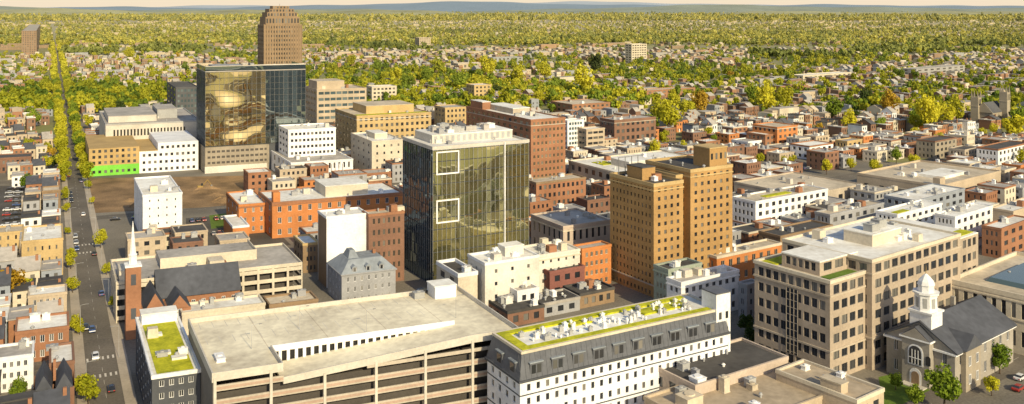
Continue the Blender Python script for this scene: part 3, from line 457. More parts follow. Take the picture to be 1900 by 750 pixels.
# ---------------------------------------------------------------- data-driven blocks
D=[
('church_hall','low cream hall with flat pale roof in front of the slate church roof','hall',(338,580),(9,),492,'cream','roof_white',dict(h=7,fl=1,ca=0,cb=8,clut=5)),
('garage_shop','low shop with tan roof between beige garage and white garage','shop',(500,565),(9,),590,'brown_stone','roof_tan',dict(h=6,fl=1,cb=5,clut=3)),
('warehouse','tall white nearly windowless storage block beside the dirt lot','storage building',(265,362),249,338,'white_wall','roof_white',dict(base=452,fl=6,ca=3,cb=4,wf=.14,hf=.28,clut=5)),
('brick_school','long orange brick block with white roof behind the white storage block','brick building',(505,376),480,748,'orange_brick','roof_white',dict(base=443,fl=3,ca=3,cb=13,wf=.36,hf=.5,fr='white_wall',cor=((.9,'brick'),),clut=12,cap='brick')),
('brick_wing_building','square orange brick block with pale roof joined left of the long brick one','brick building',(443,380),420,497,'orange_brick','roof_white',dict(h=13,fl=3,ca=3,cb=3,wf=.3,fr='white_wall',cor=((.88,'brick'),),clut=4)),
('utility_building','small orange brick utility block with white front below the brick school','utility building',(432,420),415,462,'orange_brick','roof_white',dict(h=8,fl=1,ca=0,cb=1,cap='white_wall')),
('corner_shop','tan brick three-storey block right of the beige garage','commercial building',(562,452),545,592,'brown_stone','roof_white',dict(h=11,fl=3,ca=3,cb=3,cap='ochre')),
('party_wall_building','brown brick block showing a tall blank white side wall','commercial building',(606,402),590,683,'white_wall','roof_white',dict(h=25,fl=6,ca=3,cb=0,clut=5)),
('brick_loft','dark brick loft with rows of windows left of the glass tower','loft building',(684,398),672,750,'dark_brick','roof_tan',dict(h=25,fl=6,ca=0,cb=6,fr='brown_stone',cap='brick',clut=4)),
('cream_stair_building','small cream block with flat cap at the foot of the glass tower','commercial building',(850,508),810,886,'cream','roof_dark',dict(h=14,fl=3,ca=2,cb=0,cap='white_wall',par=1.3,clut=2)),
('pale_commercial_block','pale plain block with bright white roof right of the glass tower','commercial building',(900,488),868,1000,'pale_wall','roof_white',dict(h=17,fl=4,ca=3,cb=3,wf=.16,hf=.3,clut=12,cap='white_wall')),
('stone_commercial_block','lower stone block with white roof joined right of the pale block','commercial building',(996,474),960,1076,'pale_wall','roof_white',dict(h=14,fl=4,ca=0,cb=5,wf=.26,hf=.4,clut=10,cor=((.85,'cream'),))),
('red_shop','dark red low shop in front of the pale block','shop',(1020,504),1000,1085,'red_wall','roof_dark',dict(h=9,fl=2,ca=1,cb=3,clut=4)),
('tar_roof_shop','low brick shop with black tar roof, left of three behind the terrace','shop',(942,578),905,1010,'dark_brick','roof_dark',dict(h=5,fl=1,ca=3,cb=3,clut=8,cap='roof_dark')),
('tar_roof_shop','low grey shop with dark roof, middle of three behind the planted terrace','shop',(1004,564),975,1076,'grey','roof_dark',dict(h=4.5,fl=1,ca=2,cb=3,clut=9,cap='roof_grey')),
('tar_roof_shop','low brown shop with dark roof, right of three behind the planted terrace','shop',(1076,545),1045,1140,'brown_stone','roof_dark',dict(h=5,fl=1,ca=2,cb=4,clut=8,cap='roof_dark')),
('white_shed','small white rooftop-height shed beside the tar-roofed shops','shop',(960,540),940,1000,'white_wall','roof_grey',dict(h=8,fl=2,ca=1,cb=2,clut=3)),
('arcade_building','pale stone hall with tall windows and grey roof left of the hotel tower','commercial building',(1045,420),985,1132,'pink','roof_grey',dict(h=15,fl=2,ca=6,cb=7,wf=.4,hf=.6,cor=((.85,'cream'),),clut=6)),
('ochre_storefront','ochre brick storefront squeezed against the left side of the hotel tower','shop',(1080,462),1062,1134,'orange_brick','roof_grey',dict(h=14,fl=4,ca=2,cb=5,wf=.5,fr='cream')),
('brick_annex','brown brick annex with close window rows right of the glass tower','office building',(995,339),972,1087,'brick','roof_tan',dict(base=404,fl=4,ca=3,cb=10,wf=.5,hf=.5,clut=5,cap='brown_stone')),
('dark_low_shop','dark low brick building between brick annex and hotel tower','shop',(1090,372),1070,1134,'dark_brick','roof_dark',dict(h=9,fl=2,cb=4,clut=2)),
('brick_apartment_tower','tall red brick tower block right behind the glass tower','apartment building',(985,222),865,1049,'brick','roof_white',dict(base=348,fl=10,ca=12,cb=8,wf=.5,hf=.5,fr='ochre',cor=((.9,'stone'),),clut=14)),
('white_office','bright white glazed office right of the red brick tower','office building',(1053,224),1040,1083,'white_wall','roof_white',dict(base=290,fl=7,ca=2,cb=5,wf=.75,hf=.55,glass='blue_glass')),
('tan_office','tan office with horizontal window bands right of the white office','office building',(1088,240),1072,1122,'tan','roof_white',dict(base=292,fl=5,ca=2,cb=3,wf=.85,hf=.45)),
('brick_department_store','long tan brick block with planted setback roof in midground','office building',(662,215),622,800,'ochre','roof_tan',dict(base=300,fl=7,ca=6,cb=14,wf=.5,hf=.5,cor=((.9,'cream'),),clut=4)),
('cream_tower_block','cream block with blank walls and few windows left of the glass tower','office building',(690,262),651,749,'cream','roof_white',dict(base=332,fl=5,ca=4,cb=4,wf=.25,hf=.35,clut=6)),
('white_hospital','white block with long ribbon window rows right of the mirrored headquarters','office building',(535,241),517,623,'wrap','roof_white',dict(base=327,fl=7,ca=3,cb=11,wf=.62,hf=.42,clut=6)),
('white_bank','low white bank with columned front below the white ribbon-window block','bank',(540,302),497,655,'white_wall','roof_grey',dict(base=340,fl=2,ca=5,cb=12,wf=.4,hf=.6,clut=8,cap='white_wall')),
('terraced_office','tan terraced office with glass bands right of the mirrored headquarters','office building',(588,166),566,680,'tan','roof_tan',dict(base=248,fl=7,ca=4,cb=8,wf=.86,hf=.45,glass='blue_glass',clut=5)),
('cream_office','cream office with flat roof behind the planted-roof brick block','office building',(690,161),680,736,'cream','roof_white',dict(h=20,fl=5,ca=1,cb=6,wf=.6)),
('black_office','black glass office left of the mirrored headquarters','office building',(326,162),310,368,'dark_grey','roof_dark',dict(base=232,fl=7,ca=3,cb=6,wf=.6,glass='blue_glass')),
('slab_tower','lone dark brick apartment slab on the left skyline','apartment building',(68,57),75,40,'dark_brick','roof_grey',dict(base=104,fl=14,ca=2,cb=6)),
('tan_walkup','olive tan block above the white bank roofs left of red tower','apartment building',(826,200),806,866,'ochre','roof_grey',dict(base=250,fl=5,ca=3,cb=5)),
('brick_warehouse','brick warehouse with grey roof right of the tan banded office','warehouse',(1140,223),1113,1217,'dark_brick','roof_grey',dict(base=278,fl=4,ca=4,cb=8,wf=.55,hf=.5,cor=((.88,'stone'),),clut=6)),
('brick_flats','wide low brick flats behind the brick warehouse','apartment building',(1062,194),1022,1132,'brick','roof_tan',dict(h=12,fl=3,ca=4,cb=8,clut=4)),
('tan_tower','small tan apartment tower behind the red brick tower','apartment building',(880,158),865,912,'ochre','roof_white',dict(h=20,fl=5,ca=3,cb=4)),
('pale_tower','pale high apartment block far beyond the red tower','apartment building',(1172,82),1160,1200,'cream','roof_white',dict(base=118,fl=8,ca=2,cb=6,wf=.7)),
('pale_slab','pale small high-rise beyond the stepped tower, far right of it','apartment building',(778,70),770,799,'tan','roof_grey',dict(base=95,fl=6,ca=2,cb=5)),
('blue_hall','blue-grey low hall with flat roof among far trees in the centre','hall',(915,107),905,970,'blue_grey','roof_grey',dict(h=14,fl=3,ca=1,cb=7)),
('brick_walkup','four-storey orange brick apartment house right of the parking lots','apartment building',(1442,236),1396,1480,'orange_brick','roof_tan',dict(base=282,fl=4,ca=5,cb=4,cor=((.9,'cream'),))),
('brick_walkup','shorter brown brick apartment house left of the orange walkup','apartment building',(1420,250),1385,1445,'brick','roof_white',dict(h=12,fl=3,ca=4,cb=3)),
('white_shop','white low shop in front of the orange brick walkup','shop',(1388,263),1358,1426,'white_wall','roof_grey',dict(h=8,fl=2,ca=3,cb=4)),
('white_shop','white and brick low shop right of the orange brick walkup','shop',(1502,271),1466,1546,'white_wall','roof_white',dict(h=9,fl=2,ca=3,cb=4,cap='brick')),
('cream_house_block','cream corner house block left of the pale townhouse row','house',(1572,262),1550,1600,'ochre','roof_grey',dict(h=9,fl=2,ca=3,cb=3)),
('townhouse_row','white fronted three-storey townhouse row at the right edge','townhouse',(1852,277),1812,1910,'white_wall','roof_dark',dict(h=13,fl=3,ca=5,cb=8,cap='brick')),
('townhouse_row','grey townhouse block left of the white fronted row','townhouse',(1735,262),1700,1775,'church_stone','roof_dark',dict(h=12,fl=3,ca=4,cb=5,cap='dark_brick')),
('townhouse_row','pale townhouse block just left of the white fronted row','townhouse',(1790,278),1760,1815,'stone','roof_dark',dict(h=11,fl=3,ca=4,cb=4)),
('market_hall','wide tan market hall with flat roof and blank walls on the right','market hall',(1745,344),1590,1857,'tan','roof_tan',dict(h=10,fl=1,ca=5,cb=6,wf=.3,hf=.3,clut=12,par=1.2)),
('market_annex','tan low hall left of the market hall','market hall',(1490,362),1362,1600,'stone','roof_tan',dict(h=8,clut=12,fl=1,ca=4,cb=4,wf=.3,hf=.4)),
('plaza_building','broad white roofed hall between red tower and hotel tower','commercial building',(1165,325),1055,1345,'stone','roof_white',dict(h=12,fl=2,ca=8,cb=10,clut=30,cap='cream')),
('modern_apartment','white and brick modern apartments with planted roof right of the hotel','apartment building',(1402,374),1358,1536,'white_wall','roof_tan',dict(base=436,fl=4,ca=5,cb=11,wf=.5,hf=.55,fr='dark_grey',cor=((.24,'brick'),),clut=8)),
('grey_loft','grey loft with dark windows right of the modern white apartments','loft building',(1540,398),1512,1640,'grey','roof_tan',dict(h=12,fl=3,ca=3,cb=7,clut=7)),
('white_loft','white loft with planted roof behind the tan office block','loft building',(1665,398),1625,1748,'white_wall','roof_white',dict(h=13,fl=4,ca=4,cb=7,clut=6)),
('grey_flats','grey flats with pale roof right of the white loft','apartment building',(1700,372),1640,1790,'blue_grey','roof_white',dict(h=11,fl=3,ca=4,cb=7,clut=7)),
('white_flats','white flats with orange panels at the right behind the office block','apartment building',(1772,402),1735,1842,'white_wall','roof_white',dict(h=15,fl=4,ca=4,cb=6,cor=((.2,'brick'),),clut=5)),
('brick_shop','orange brick shop with white roof at the right edge','shop',(1858,424),1822,1915,'brick','roof_white',dict(h=12,fl=3,ca=3,cb=4,clut=3)),
('low_store','white roofed low store at the far right above the brick shop','shop',(1880,392),1838,1960,'tan','roof_white',dict(h=8,clut=5)),
('dark_roof_theatre','dark roofed brick theatre right of the hotel tower','theatre',(1448,438),1408,1545,'brown_stone','roof_dark',dict(h=11,fl=2,ca=3,cb=4,clut=3)),
('brick_storefront','long orange brick storefront row right of the hotel tower base','shop',(1330,476),1303,1450,'orange_brick','roof_tan',dict(h=11,fl=2,ca=2,cb=8,wf=.45,fr='cream',cap='cream',clut=8)),
('green_storefront','grey-green ornate storefront at the right foot of the hotel tower','shop',(1240,500),1213,1302,'house_green','roof_dark',dict(h=15,fl=4,ca=3,cb=4,fr='cream',cor=((.86,'house_green'),),clut=3)),
('white_storefront','white three-storey storefront in front of the orange brick row','shop',(1264,524),1237,1371,'white_wall','roof_grey',dict(h=13,fl=3,ca=2,cb=8,fr='grey',cor=((.84,'white_wall'),),clut=6)),
('grey_storefront','narrow grey storefront left of the tan office block','shop',(1386,528),1370,1410,'grey','roof_grey',dict(h=11,fl=3,ca=2,cb=2)),
('ochre_warehouse','ochre two-storey warehouse with white roof left of the avenue','warehouse',(117,441),(24,),40,'ochre','roof_white',dict(base=510,fl=3,cb=5,wf=.25,hf=.35,clut=5)),
('ochre_warehouse','lower ochre warehouse at the left edge beside the bigger one','warehouse',(42,428),(12,),-12,'ochre','roof_tan',dict(base=462,fl=2,cb=3,wf=.25,clut=2)),
('white_roof_house','white roofed brick row house nearest the avenue crossing','row house',(128,604),(13,),28,'brick','roof_white',dict(h=9,fl=2,cb=5,fr='white_wall',clut=3)),
('white_roof_house','tan row house with white roof above the brick one left of avenue','row house',(124,541),(9,),52,'tan','roof_white',dict(h=8,fl=2,cb=5,fr='white_wall',clut=2)),
('white_roof_house','white rendered house with grey roof at the lower left edge','row house',(62,656),(10,),-20,'white_wall','roof_grey',dict(h=9,fl=3,cb=5,fr='grey',clut=2)),
('white_roof_house','tall white roofed brick house beside the avenue, lower left','row house',(138,668),(14,),92,'dark_brick','roof_white',dict(h=10,fl=3,cb=3,fr='white_wall',clut=2)),
('brick_row_house','brown row house beside the avenue above the ochre warehouse','row house',(112,352),(12,),78,'brown_stone','roof_tan',dict(base=388,fl=2,cb=3)),
('brick_row_house','pale row house left of the brown row house by the avenue','row house',(76,368),(10,),40,'stone','roof_grey',dict(base=392,fl=2,cb=3)),
('mill_building','long low dark brick mill left of the avenue','mill',(58,290),(16,),-10,'dark_brick','roof_dark',dict(h=9,fl=2,cb=7)),
('far_school','wide brick school with pale roof among trees beyond the brick flats','school',(1200,168),(16,),1290,'brick','roof_tan',dict(h=12,fl=3,ca=3,cb=10)),
('far_mill','pale long mill with white roof among trees above the orange walkup','mill',(1490,140),(18,),1580,'cream','roof_white',dict(h=11,fl=2,ca=3,cb=10)),
('far_depot','low pale depot roof among trees far above the tan tower','depot',(850,118),(22,),900,'tan','roof_white',dict(h=9,fl=1,ca=2,cb=6)),
('far_works','grey works building with flat roof far right among the trees','works',(1700,128),(20,),1790,'grey','roof_grey',dict(h=13,fl=3,ca=2,cb=8)),
]
BB={}
for nm,lb,ct,N,L,R,wm,rm,kw in D: BB[lb]=bld(nm,lb,ct,N,L,R,wm,rm,**kw)
def get(s): return next(v for k,v in BB.items() if k.startswith(s))
b=get('long tan brick block'); b.penthouse(.2,.25,.85,.85,5,'ochre','roof_tan'); b.part('roof_garden','sedum',1,b.LU-1,1,b.LW*.2,b.rz,b.rz+.3)
b=get('long orange brick block'); b.penthouse(.42,.2,.75,.85,4.5,'cream','roof_white'); b.part('brick_turret','orange_brick',.6,3.5,.6,4,b.h-.5,b.h+4)
b=get('pale plain block'); b.penthouse(.5,.4,.85,.8,3,'pale_wall'); b=get('tan terraced'); b.penthouse(.05,.2,.6,.9,6,'tan','roof_tan')
b=get('tall red brick'); b.penthouse(.3,.4,.8,.8,3,'stone'); b.penthouse(.05,.75,.3,.95,4.5,'brick')
b=get('cream block with blank'); b.penthouse(.3,.3,.7,.7,3,'cream'); b=get('white and brick modern'); b.part('roof_garden','sedum',b.LU*.25,b.LU*.6,b.LW*.35,b.LW*.6,b.rz,b.rz+.3)
b=get('white loft'); b.part('roof_garden','sedum',b.LU*.1,b.LU*.35,b.LW*.2,b.LW*.5,b.rz,b.rz+.3)
b=get('broad white'); b.penthouse(.2,.3,.45,.6,3.5,'concrete'); b.part('roof_garden','sedum',b.LU*.12,b.LU*.25,b.LW*.6,b.LW*.8,b.rz,b.rz+.3)
b=get('wide tan market'); b.part('sunken_roof','roof_white',b.LU*.3,b.LU*.7,b.LW*.2,b.LW*.5,b.rz,b.rz+1.5); b.part('roof_block','tan',b.LU*.02,b.LU*.1,b.LW*.02,b.LW*.1,b.rz,b.rz+4)
b=get('low white bank')
for i in range(9): MB().cyl(b.pt(b.LU*(.35+.06*i),-.7),.35,.3,.2,b.h*.82).build('column','white_wall',b.root)
b=get('brown brick block'); b.part('side_facing','brown_stone',-.05,-.02,.1,b.LW*.95,0,b.h-1)
# grey Victorian with mansard
B=frame((634,512),608,734,h=10); B.root=thing('victorian_house','grey Victorian house with blue slate mansard roof and dormers','house',B.o); LU,LW=B.LU,B.LW
shell(B,'grey',0,10,3,4,7,.36,.5,fr='white_wall'); B.part('eaves','grey',-.4,LU+.4,-.4,LW+.4,10,10.35); MB().box(B,-.2,LU+.2,-.2,LW+.2,10.35,14.0,LU*.2,LW*.24).build('mansard_roof','blue_slate',B.root)
MB().box(B,LU*.2,LU*.4,LW*.3,LW*.7,13.9,16.4,1,1.5).build('roof_turret','blue_slate',B.root); B.part('chimney','brick',LU*.72,LU*.72+1,LW*.5,LW*.5+1,12,15.4)
for k in range(3):
    a=LU*(.2+.25*k); d=B.part('dormer','grey',a,a+1.5,.3,2.5,10.5,12.2); q=MB(); q.gable(B,a-.2,a+1.7,.1,3,12.2,12.9,'b'); q.build('dormer_roof','blue_slate',d); place(B.root,[(B.pt(a+.75,.27,11.4),Vector((B.u.y,-B.u.x,0)),.8,1.2)],'glass',None,d)
# gabled brick house bottom left
B=frame((138,716),(10,),62,h=8); B.root=thing('gabled_house','dark brick gabled house with grey roof at the bottom left corner','house',B.o); LU,LW=B.LU,B.LW
shell(B,'dark_brick',0,8,2,0,4,.4,.5,fr='white_wall')
q=MB()
for k in (0,1): q.gable(B,LU*.5*k+.3,LU*.5*(k+1)-.3,-.3,LW+.3,8,11.5,'b')
q.build('roof','slate',B.root); B.part('chimney','brick',LU*.45,LU*.52,LW*.5,LW*.5+1,8,13)
# arena and construction shell
B=bld('sports_arena','large grey arena with slit-windowed upper wall left of the mirrored headquarters','arena',(196,231),184,372,'concrete','roof_grey',base=300,cap='metal')
for k in range(22): a=B.LU*(.08+.035*k); B.part('slit_window','black',a,a+B.LU*.018,-.1,-.03,B.h*.66,B.h*.84)
B.penthouse(.04,.15,.55,.8,4,'concrete','roof_grey'); B.penthouse(.58,.3,.8,.7,6,'metal','roof_grey'); B.clutter(12)
B=frame((165,277),158,368,base=328); B.root=thing('unfinished_building','unfinished block half in tan sheathing, half in white wrap, green base','construction site building',B.o); LU,LW,h=B.LU,B.LW,B.h
for nm,m,f0,f1,z0,z1 in (('sheathed_wall','sheathing',0,.45,6,h),('green_sheathing','lime',0,.45,0,6),('wrapped_wall','wrap',.45,1,0,h*.8),('wrapped_wall','wrap',.62,1,h*.8,h+1.5)):
    X=B.sub(LU*f0+.02,0,LU*(f1-f0)-.04,LW)
    q=MB(); q.box(X,0,X.LU,.3,LW,z0,z1); fl=max(1,int((z1-z0)/3.3)); n=max(2,int(X.LU/3.2)); nn=Vector((B.u.y,-B.u.x,0))
    rows=[z0+(z1-z0)/fl*(i+.25) for i in range(fl)]; wins=wallwin(q,X.pt(0,0),X.pt(X.LU,0),nn,z0,z1,n,rows,1.5,0,1.7); q.build(nm,m,B.root); place(B.root,wins,'glass',None,None,60)
B.part('scaffold_deck','sheathing',LU*.45,LU*.62,.3,LW,h*.8,h*.8+.4)
# stone gothic church on the right
B=Bd(); B.o=P(1848,236); B.o.z=0; B.u=d2(1838); B.w=d1(1838); B.LU=22;B.LW=18; FP.append(B); B.root=thing('stone_church','weathered stone gothic church with square pinnacled towers at the right','church',B.o); B.rz=0
MB().box(B,-6,18,0,14,0,12).build('nave_wall','church_stone',B.root); q=MB(); q.gable(B,-6.5,18.5,-.5,14.5,12,20); q.build('nave_roof','slate',B.root); q=MB(); q.gable(B,-6.8,-6.4,-.6,14.6,11.9,20.5); q.build('gable_wall','church_stone',B.root)
for a,b_,z in ((11,-4,28),(-9,10,24)):
    t=MB().box(B,a,a+6,b_,b_+6,0,z).build('tower','church_stone',B.root); MB().box(B,a-.3,a+6.3,b_-.3,b_+6.3,z-7.5,z-7).build('string_course','stone',t)
    for i in (0,1):
        for j in (0,1): MB().cyl(B.pt(a+.6+4.8*i,b_+.6+4.8*j),.9,.05,z,z+5.5,4).build('pinnacle','church_stone',t)
    place(B.root,[(B.pt(a+1.8+2.4*i,b_-.05,z-4),Vector((B.u.y,-B.u.x,0)),1.2,5) for i in (0,1)],'glass',None,t)
place(B.root,[(B.pt(i*3.2-4,-.05,6),Vector((B.u.y,-B.u.x,0)),1.2,5) for i in range(5)],'glass')
# ---------------------------------------------------------------- fill-in low blocks and row houses
T1=math.radians(33); e2=Vector((math.cos(T1),math.sin(T1),0)); e1=Vector((-math.sin(T1),math.cos(T1),0))
def inside(x,y,poly):
    c=False; j=len(poly)-1
    for i in range(len(poly)):
        (xi,yi),(xj,yj)=poly[i],poly[j]
        if (yi>y)!=(yj>y) and x<(xj-xi)*(y-yi)/(yj-yi)+xi: c=not c
        j=i
    return c
def clump(x,y): return math.sin(x*.011+1.3)*math.sin(y*.0085+.4)+.7*math.sin(x*.0041-y*.0053+2)+.5*math.sin(x*.023+y*.019)
def pxy(p): return 950+p.x/p.y*F,HY+H*F/p.y
def blocked(p,r):
    for B in FP:
        if abs(p.x-B.o.x)+abs(p.y-B.o.y)>260: continue
        a,b=B.ab(p)
        lo,hi=min(0,B.LU),max(0,B.LU)
        if lo-r<a<hi+r and -r<b<B.LW+r: return True
    for q,d,l0,l1,hw in ROADS:
        v=p-q; l=v.dot(d)
        if l0<l<l1 and abs(v.dot(Vector((d.y,-d.x,0))))<hw+r*.8: return True
    px,py=pxy(p)
    return any(inside(px,py,l) for l in LOTS)
def onavenue(p,r): v=p-AV; return abs(v.dot(nA))<7+r
HK=[('red brick','brick'),('dark brick','dark_brick'),('orange brick','orange_brick'),('cream','cream'),('white','white_wall'),('grey','grey'),('tan','tan'),('blue-grey','blue_grey')]
RK=[('pale flat','roof_white'),('grey flat','roof_grey'),('dark flat','roof_dark'),('grey gabled','roof_grey'),('dark gabled','slate')]
def region(px):
    for x,s in ((112,'left of the tree-lined avenue'),(480,'between the avenue and stepped tower'),(860,'behind the mirrored headquarters'),(1220,'behind the red brick tower'),(1560,'beyond the golden hotel tower')):
        if px<x: return s
    return 'around the stone church at right'
def zone(px,py):
    if px<130: return 'left of the avenue'
    if px<1000: return 'among the central offices'
    return ('near the golden hotel' if px<1380 else 'near the market hall' if px<1640 else 'at the far right')
CN={}
def nth(k):
    CN[k]=CN.get(k,0)+1; n=CN[k]; return str(n)+('th' if 10<=n%100<=20 else {1:'st',2:'nd',3:'rd'}.get(n%10,'th'))
fill=[]
for i in range(14,48):
    for j in range(-26,70):
        p=e1*(i*15.5)+e2*(j*17+ (i%3)*4)
        if p.y<260: continue
        px,py=pxy(p)
        if not ((130<px<1200 and 262<py<560) or (1200<=px<1930 and 262<py<520)): continue
        fill.append((p.y,p,px,py))
fill.sort(key=lambda f:f[0]); nf=0
for _,p,px,py in fill:
    W_=RN.uniform(10,15.5); D_=RN.uniform(9.5,13); c=p+d2(px)*W_/2+d1(px)*D_/2
    if blocked(c,max(W_,D_)*.52) or onavenue(c,W_*.5) or RN.random()<.1: continue
    wk=RN.choice([0,0,1,1,2,3,3,5,5,6,6,7]); rk=RN.choice([0,0,1,1,1,2]); B=Bd(); B.o=p; B.u=d2(px); B.w=d1(px); B.LU=W_; B.LW=D_
    h=RN.choice([6.5,7,8,9.5,11]) if px<1640 else RN.choice([6,7,8,9]); B.h=h
    B.root=thing('low_block',f"{HK[wk][0]} low block, {RK[rk][0]} roof, {nth('f'+str((wk,rk))+zone(px,py))} nearest such {zone(px,py)}",'building',p,'low blocks between the larger buildings')
    finish(B,HK[wk][1],RK[rk][1],h,3 if h>9 else 2,3,RN.choice([3,4,5]),RN.uniform(.32,.5),.48,.7,RN.choice([None,None,'cream','brick']),'glass',None,RN.randint(1,5),None); FP.append(B); nf+=1
EX=[(118,760),(118,262),(1200,262),(1960,300),(1960,760)]
def avoid(p,px,py,r): return onavenue(p,r) or inside(px,py,EX) or (px<125 and py>345) or (py>110 and blocked(p,r))
HM={}
def house_parts(wk,rk):
    k=(wk,rk)
    if k in HM: return HM[k]
    B=Bd(); B.o=Vector((0,0,0)); B.u=Vector((1,0,0)); B.w=Vector((0,1,0)); W,Dp,hh=6.1,11.5,7.6
    out=[]; q=MB(); n=Vector((0,-1,0)); wins=wallwin(q,B.pt(0,0),B.pt(W,0),n,0,hh,2,[1.0,4.6],1.1,0,1.7,mx=.5,dep=.2)
    wins+=wallwin(q,B.pt(W,0),B.pt(W,Dp),Vector((1,0,0)),0,hh,3,[1.0,4.6],1.0,0,1.6,mx=.8,dep=.2)
    for a,b in (((W,Dp),(0,Dp)),((0,Dp),(0,0))): q.quad((a[0],a[1],0),(b[0],b[1],0),(b[0],b[1],hh),(a[0],a[1],hh))
    rn,rm=RK[rk]; r=MB()
    if rk<3: r.box(B,-.15,W+.15,-.3,Dp+.1,hh,hh+.35); r.box(B,.4,W-.4,Dp*.6,Dp*.6+1.2,hh+.35,hh+.7)
    else: q.gable(B,0,W,.05,Dp-.05,hh,hh+3); r.hexa([B.pt(-.2,-.4,hh-.1),B.pt(W+.2,-.4,hh-.1),B.pt(W+.2,Dp/2,hh+3.1),B.pt(-.2,Dp/2,hh+3.1)],[B.pt(-.2,-.4,hh+.15),B.pt(W+.2,-.4,hh+.15),B.pt(W+.2,Dp/2,hh+3.35),B.pt(-.2,Dp/2,hh+3.35)]); r.hexa([B.pt(-.2,Dp+.4,hh-.1),B.pt(W+.2,Dp+.4,hh-.1),B.pt(W+.2,Dp/2,hh+3.1),B.pt(-.2,Dp/2,hh+3.1)],[B.pt(-.2,Dp+.4,hh+.15),B.pt(W+.2,Dp+.4,hh+.15),B.pt(W+.2,Dp/2,hh+3.35),B.pt(-.2,Dp/2,hh+3.35)])
    out.append(('wall',q.mesh('wall',HK[wk][1]),(0,0,0),0)); out.append(('roof',r.mesh('roof',rm),(0,0,0),0))
    out.append(('chimney',MB().box(B,W-1.1,W-.4,Dp*.3,Dp*.3+.8,hh,hh+(1.6 if rk<3 else 4)).mesh('chimney','brick'),(0,0,0),0))
    for c,nn,w,h_ in wins: out.append(('window',pane(w,h_,'glass'),c,math.atan2(nn.x,-nn.y)))
    out.append(('door',MB().box(B,W*.5-.45,W*.5+.45,-.06,-.01,0,2.2).mesh('door','white_wall'),(0,0,0),0)); HM[k]=out; return out
def house(p,px,rz,sc):
    wk=RN.choice([0,0,1,1,2,3,3,4,5,6,6,7]); rk=RN.choice([0,1,1,2,2,3,4]); lab=f"{HK[wk][0]} house, {RK[rk][0]} roof"
    rg=region(px); r=thing('row_house',f"{lab}, {nth('h'+lab+rg)} nearest such {rg}",'house',p,'row houses of the suburbs',rz); r.scale=sc
    for nm,me,lc,wz in house_parts(wk,rk): ob(nm,me,r,lc,wz)
nh=0; rzA=math.atan2(nA.y,nA.x)
for i in range(-3,24):
    for k in range(13):
        sx=RN.uniform(1.0,1.3); p=AV+AD*(i*17.2)+nA*(-8-7.6*(k+1)+RN.uniform(-.4,.4)); c=p+nA*3.6+AD*6; px,py=pxy(c)
        if px<-40 or py<330 or blocked(c,5.2) or RN.random()<.08: continue
        house(p,min(px,100),rzA,(sx,RN.uniform(.95,1.15),RN.uniform(.8,1.2))); nh+=1
cand=[]
for i in range(12,64):
    s=i*32.
    for j in range(-120,420):
        if j%18 in (0,1): continue
        p=e1*(s+RN.uniform(-2.5,2.5))+e2*(j*6.4)
        if p.y<480 or p.y>2000 or abs(p.x)>p.y*.6+10: continue
        px,py=pxy(p)
        if clump(p.x,p.y)>(.75 if p.y<800 else .45) or RN.random()<(.15 if p.y<800 else .42): continue
        if avoid(p+e2*3+e1*5,px,py,6): continue
        cand.append((p.y,p,px,py))
cand.sort(key=lambda c:c[0]); ni=max(0,295-nh)
for y,p,px,py in cand[:ni]: house(p,px,T1,(1.02,RN.uniform(.9,1.1),RN.uniform(.85,1.3)))
class Big:
    def __init__(s): s.v=[];s.f=[];s.m=[]
    def house(s,p,W,Dp,hh,wi,ri,g):
        i=len(s.v); c=[p,p+e2*W,p+e2*W+e1*Dp,p+e1*Dp]; s.v+=[(a.x,a.y,0) for a in c]+[(a.x,a.y,hh) for a in c]
        for k in range(4): s.f.append((i+k,i+(k+1)%4,i+4+(k+1)%4,i+4+k)); s.m.append(wi)
        if g:
            m0=(p+e1*Dp/2); m1=m0+e2*W; s.v+=[(m0.x,m0.y,hh+3.2),(m1.x,m1.y,hh+3.2)]
            s.f+=[(i+4,i+5,i+9,i+8),(i+6,i+7,i+8,i+9),(i+7,i+4,i+8),(i+5,i+6,i+9)]; s.m+=[ri,ri,wi,wi]
        else: s.f.append((i+4,i+5,i+6,i+7)); s.m.append(ri)
        if hh<11:
            n=e1*-.05; nf=max(1,int(W/3))
            for k in range(nf):
                for z in (1.2,4.7):
                    j=len(s.v); a=p+e2*(W*(k+.5)/nf-.55)+n; b=a+e2*1.1; s.v+=[(a.x,a.y,z),(b.x,b.y,z),(b.x,b.y,z+1.7),(a.x,a.y,z+1.7)]; s.f.append((j,j+1,j+2,j+3)); s.m.append(13)
G=Big()
for y,p,px,py in cand[ni:]:
    big=RN.random()<.03; G.house(p,RN.uniform(22,40) if big else RN.uniform(5.5,9),RN.uniform(8,14),RN.uniform(5.5,9.5)*(1.25 if big else 1),RN.choice([0,1,1,1,3,5,6,6,7]),8+RN.choice([0,1,1,1,2,2,3]),RN.random()<.15 and not big)
for i in range(26,115):
    s=i*58.
    for j in range(-150,330):
        p=e1*s+e2*(j*24.+RN.uniform(-11,11))+e1*RN.uniform(-26,26)
        if p.y<2000 or p.y>6800 or abs(p.x)>p.y*.6 or clump(p.x,p.y)>.3 or RN.random()<.54+.34*(p.y/6800): continue
        if onavenue(p,8): continue
        big=RN.random()<.16; G.house(p,RN.uniform(28,80) if big else RN.uniform(7,16),RN.uniform(8,13),RN.uniform(4.5,7)*(1.4 if big else 1),RN.choice([0,1,1,1,5,6,6]),8+RN.choice([0,0,1,1,1,2,2]),RN.random()<.1 and not big)
me=bpy.data.meshes.new('distant_houses'); me.from_pydata(G.v,[],G.f)
for _,m in HK: me.materials.append(MT[m])
for m in ('roof_tan','roof_grey','roof_brown','roof_grey','slate','glass'): me.materials.append(MT[m])
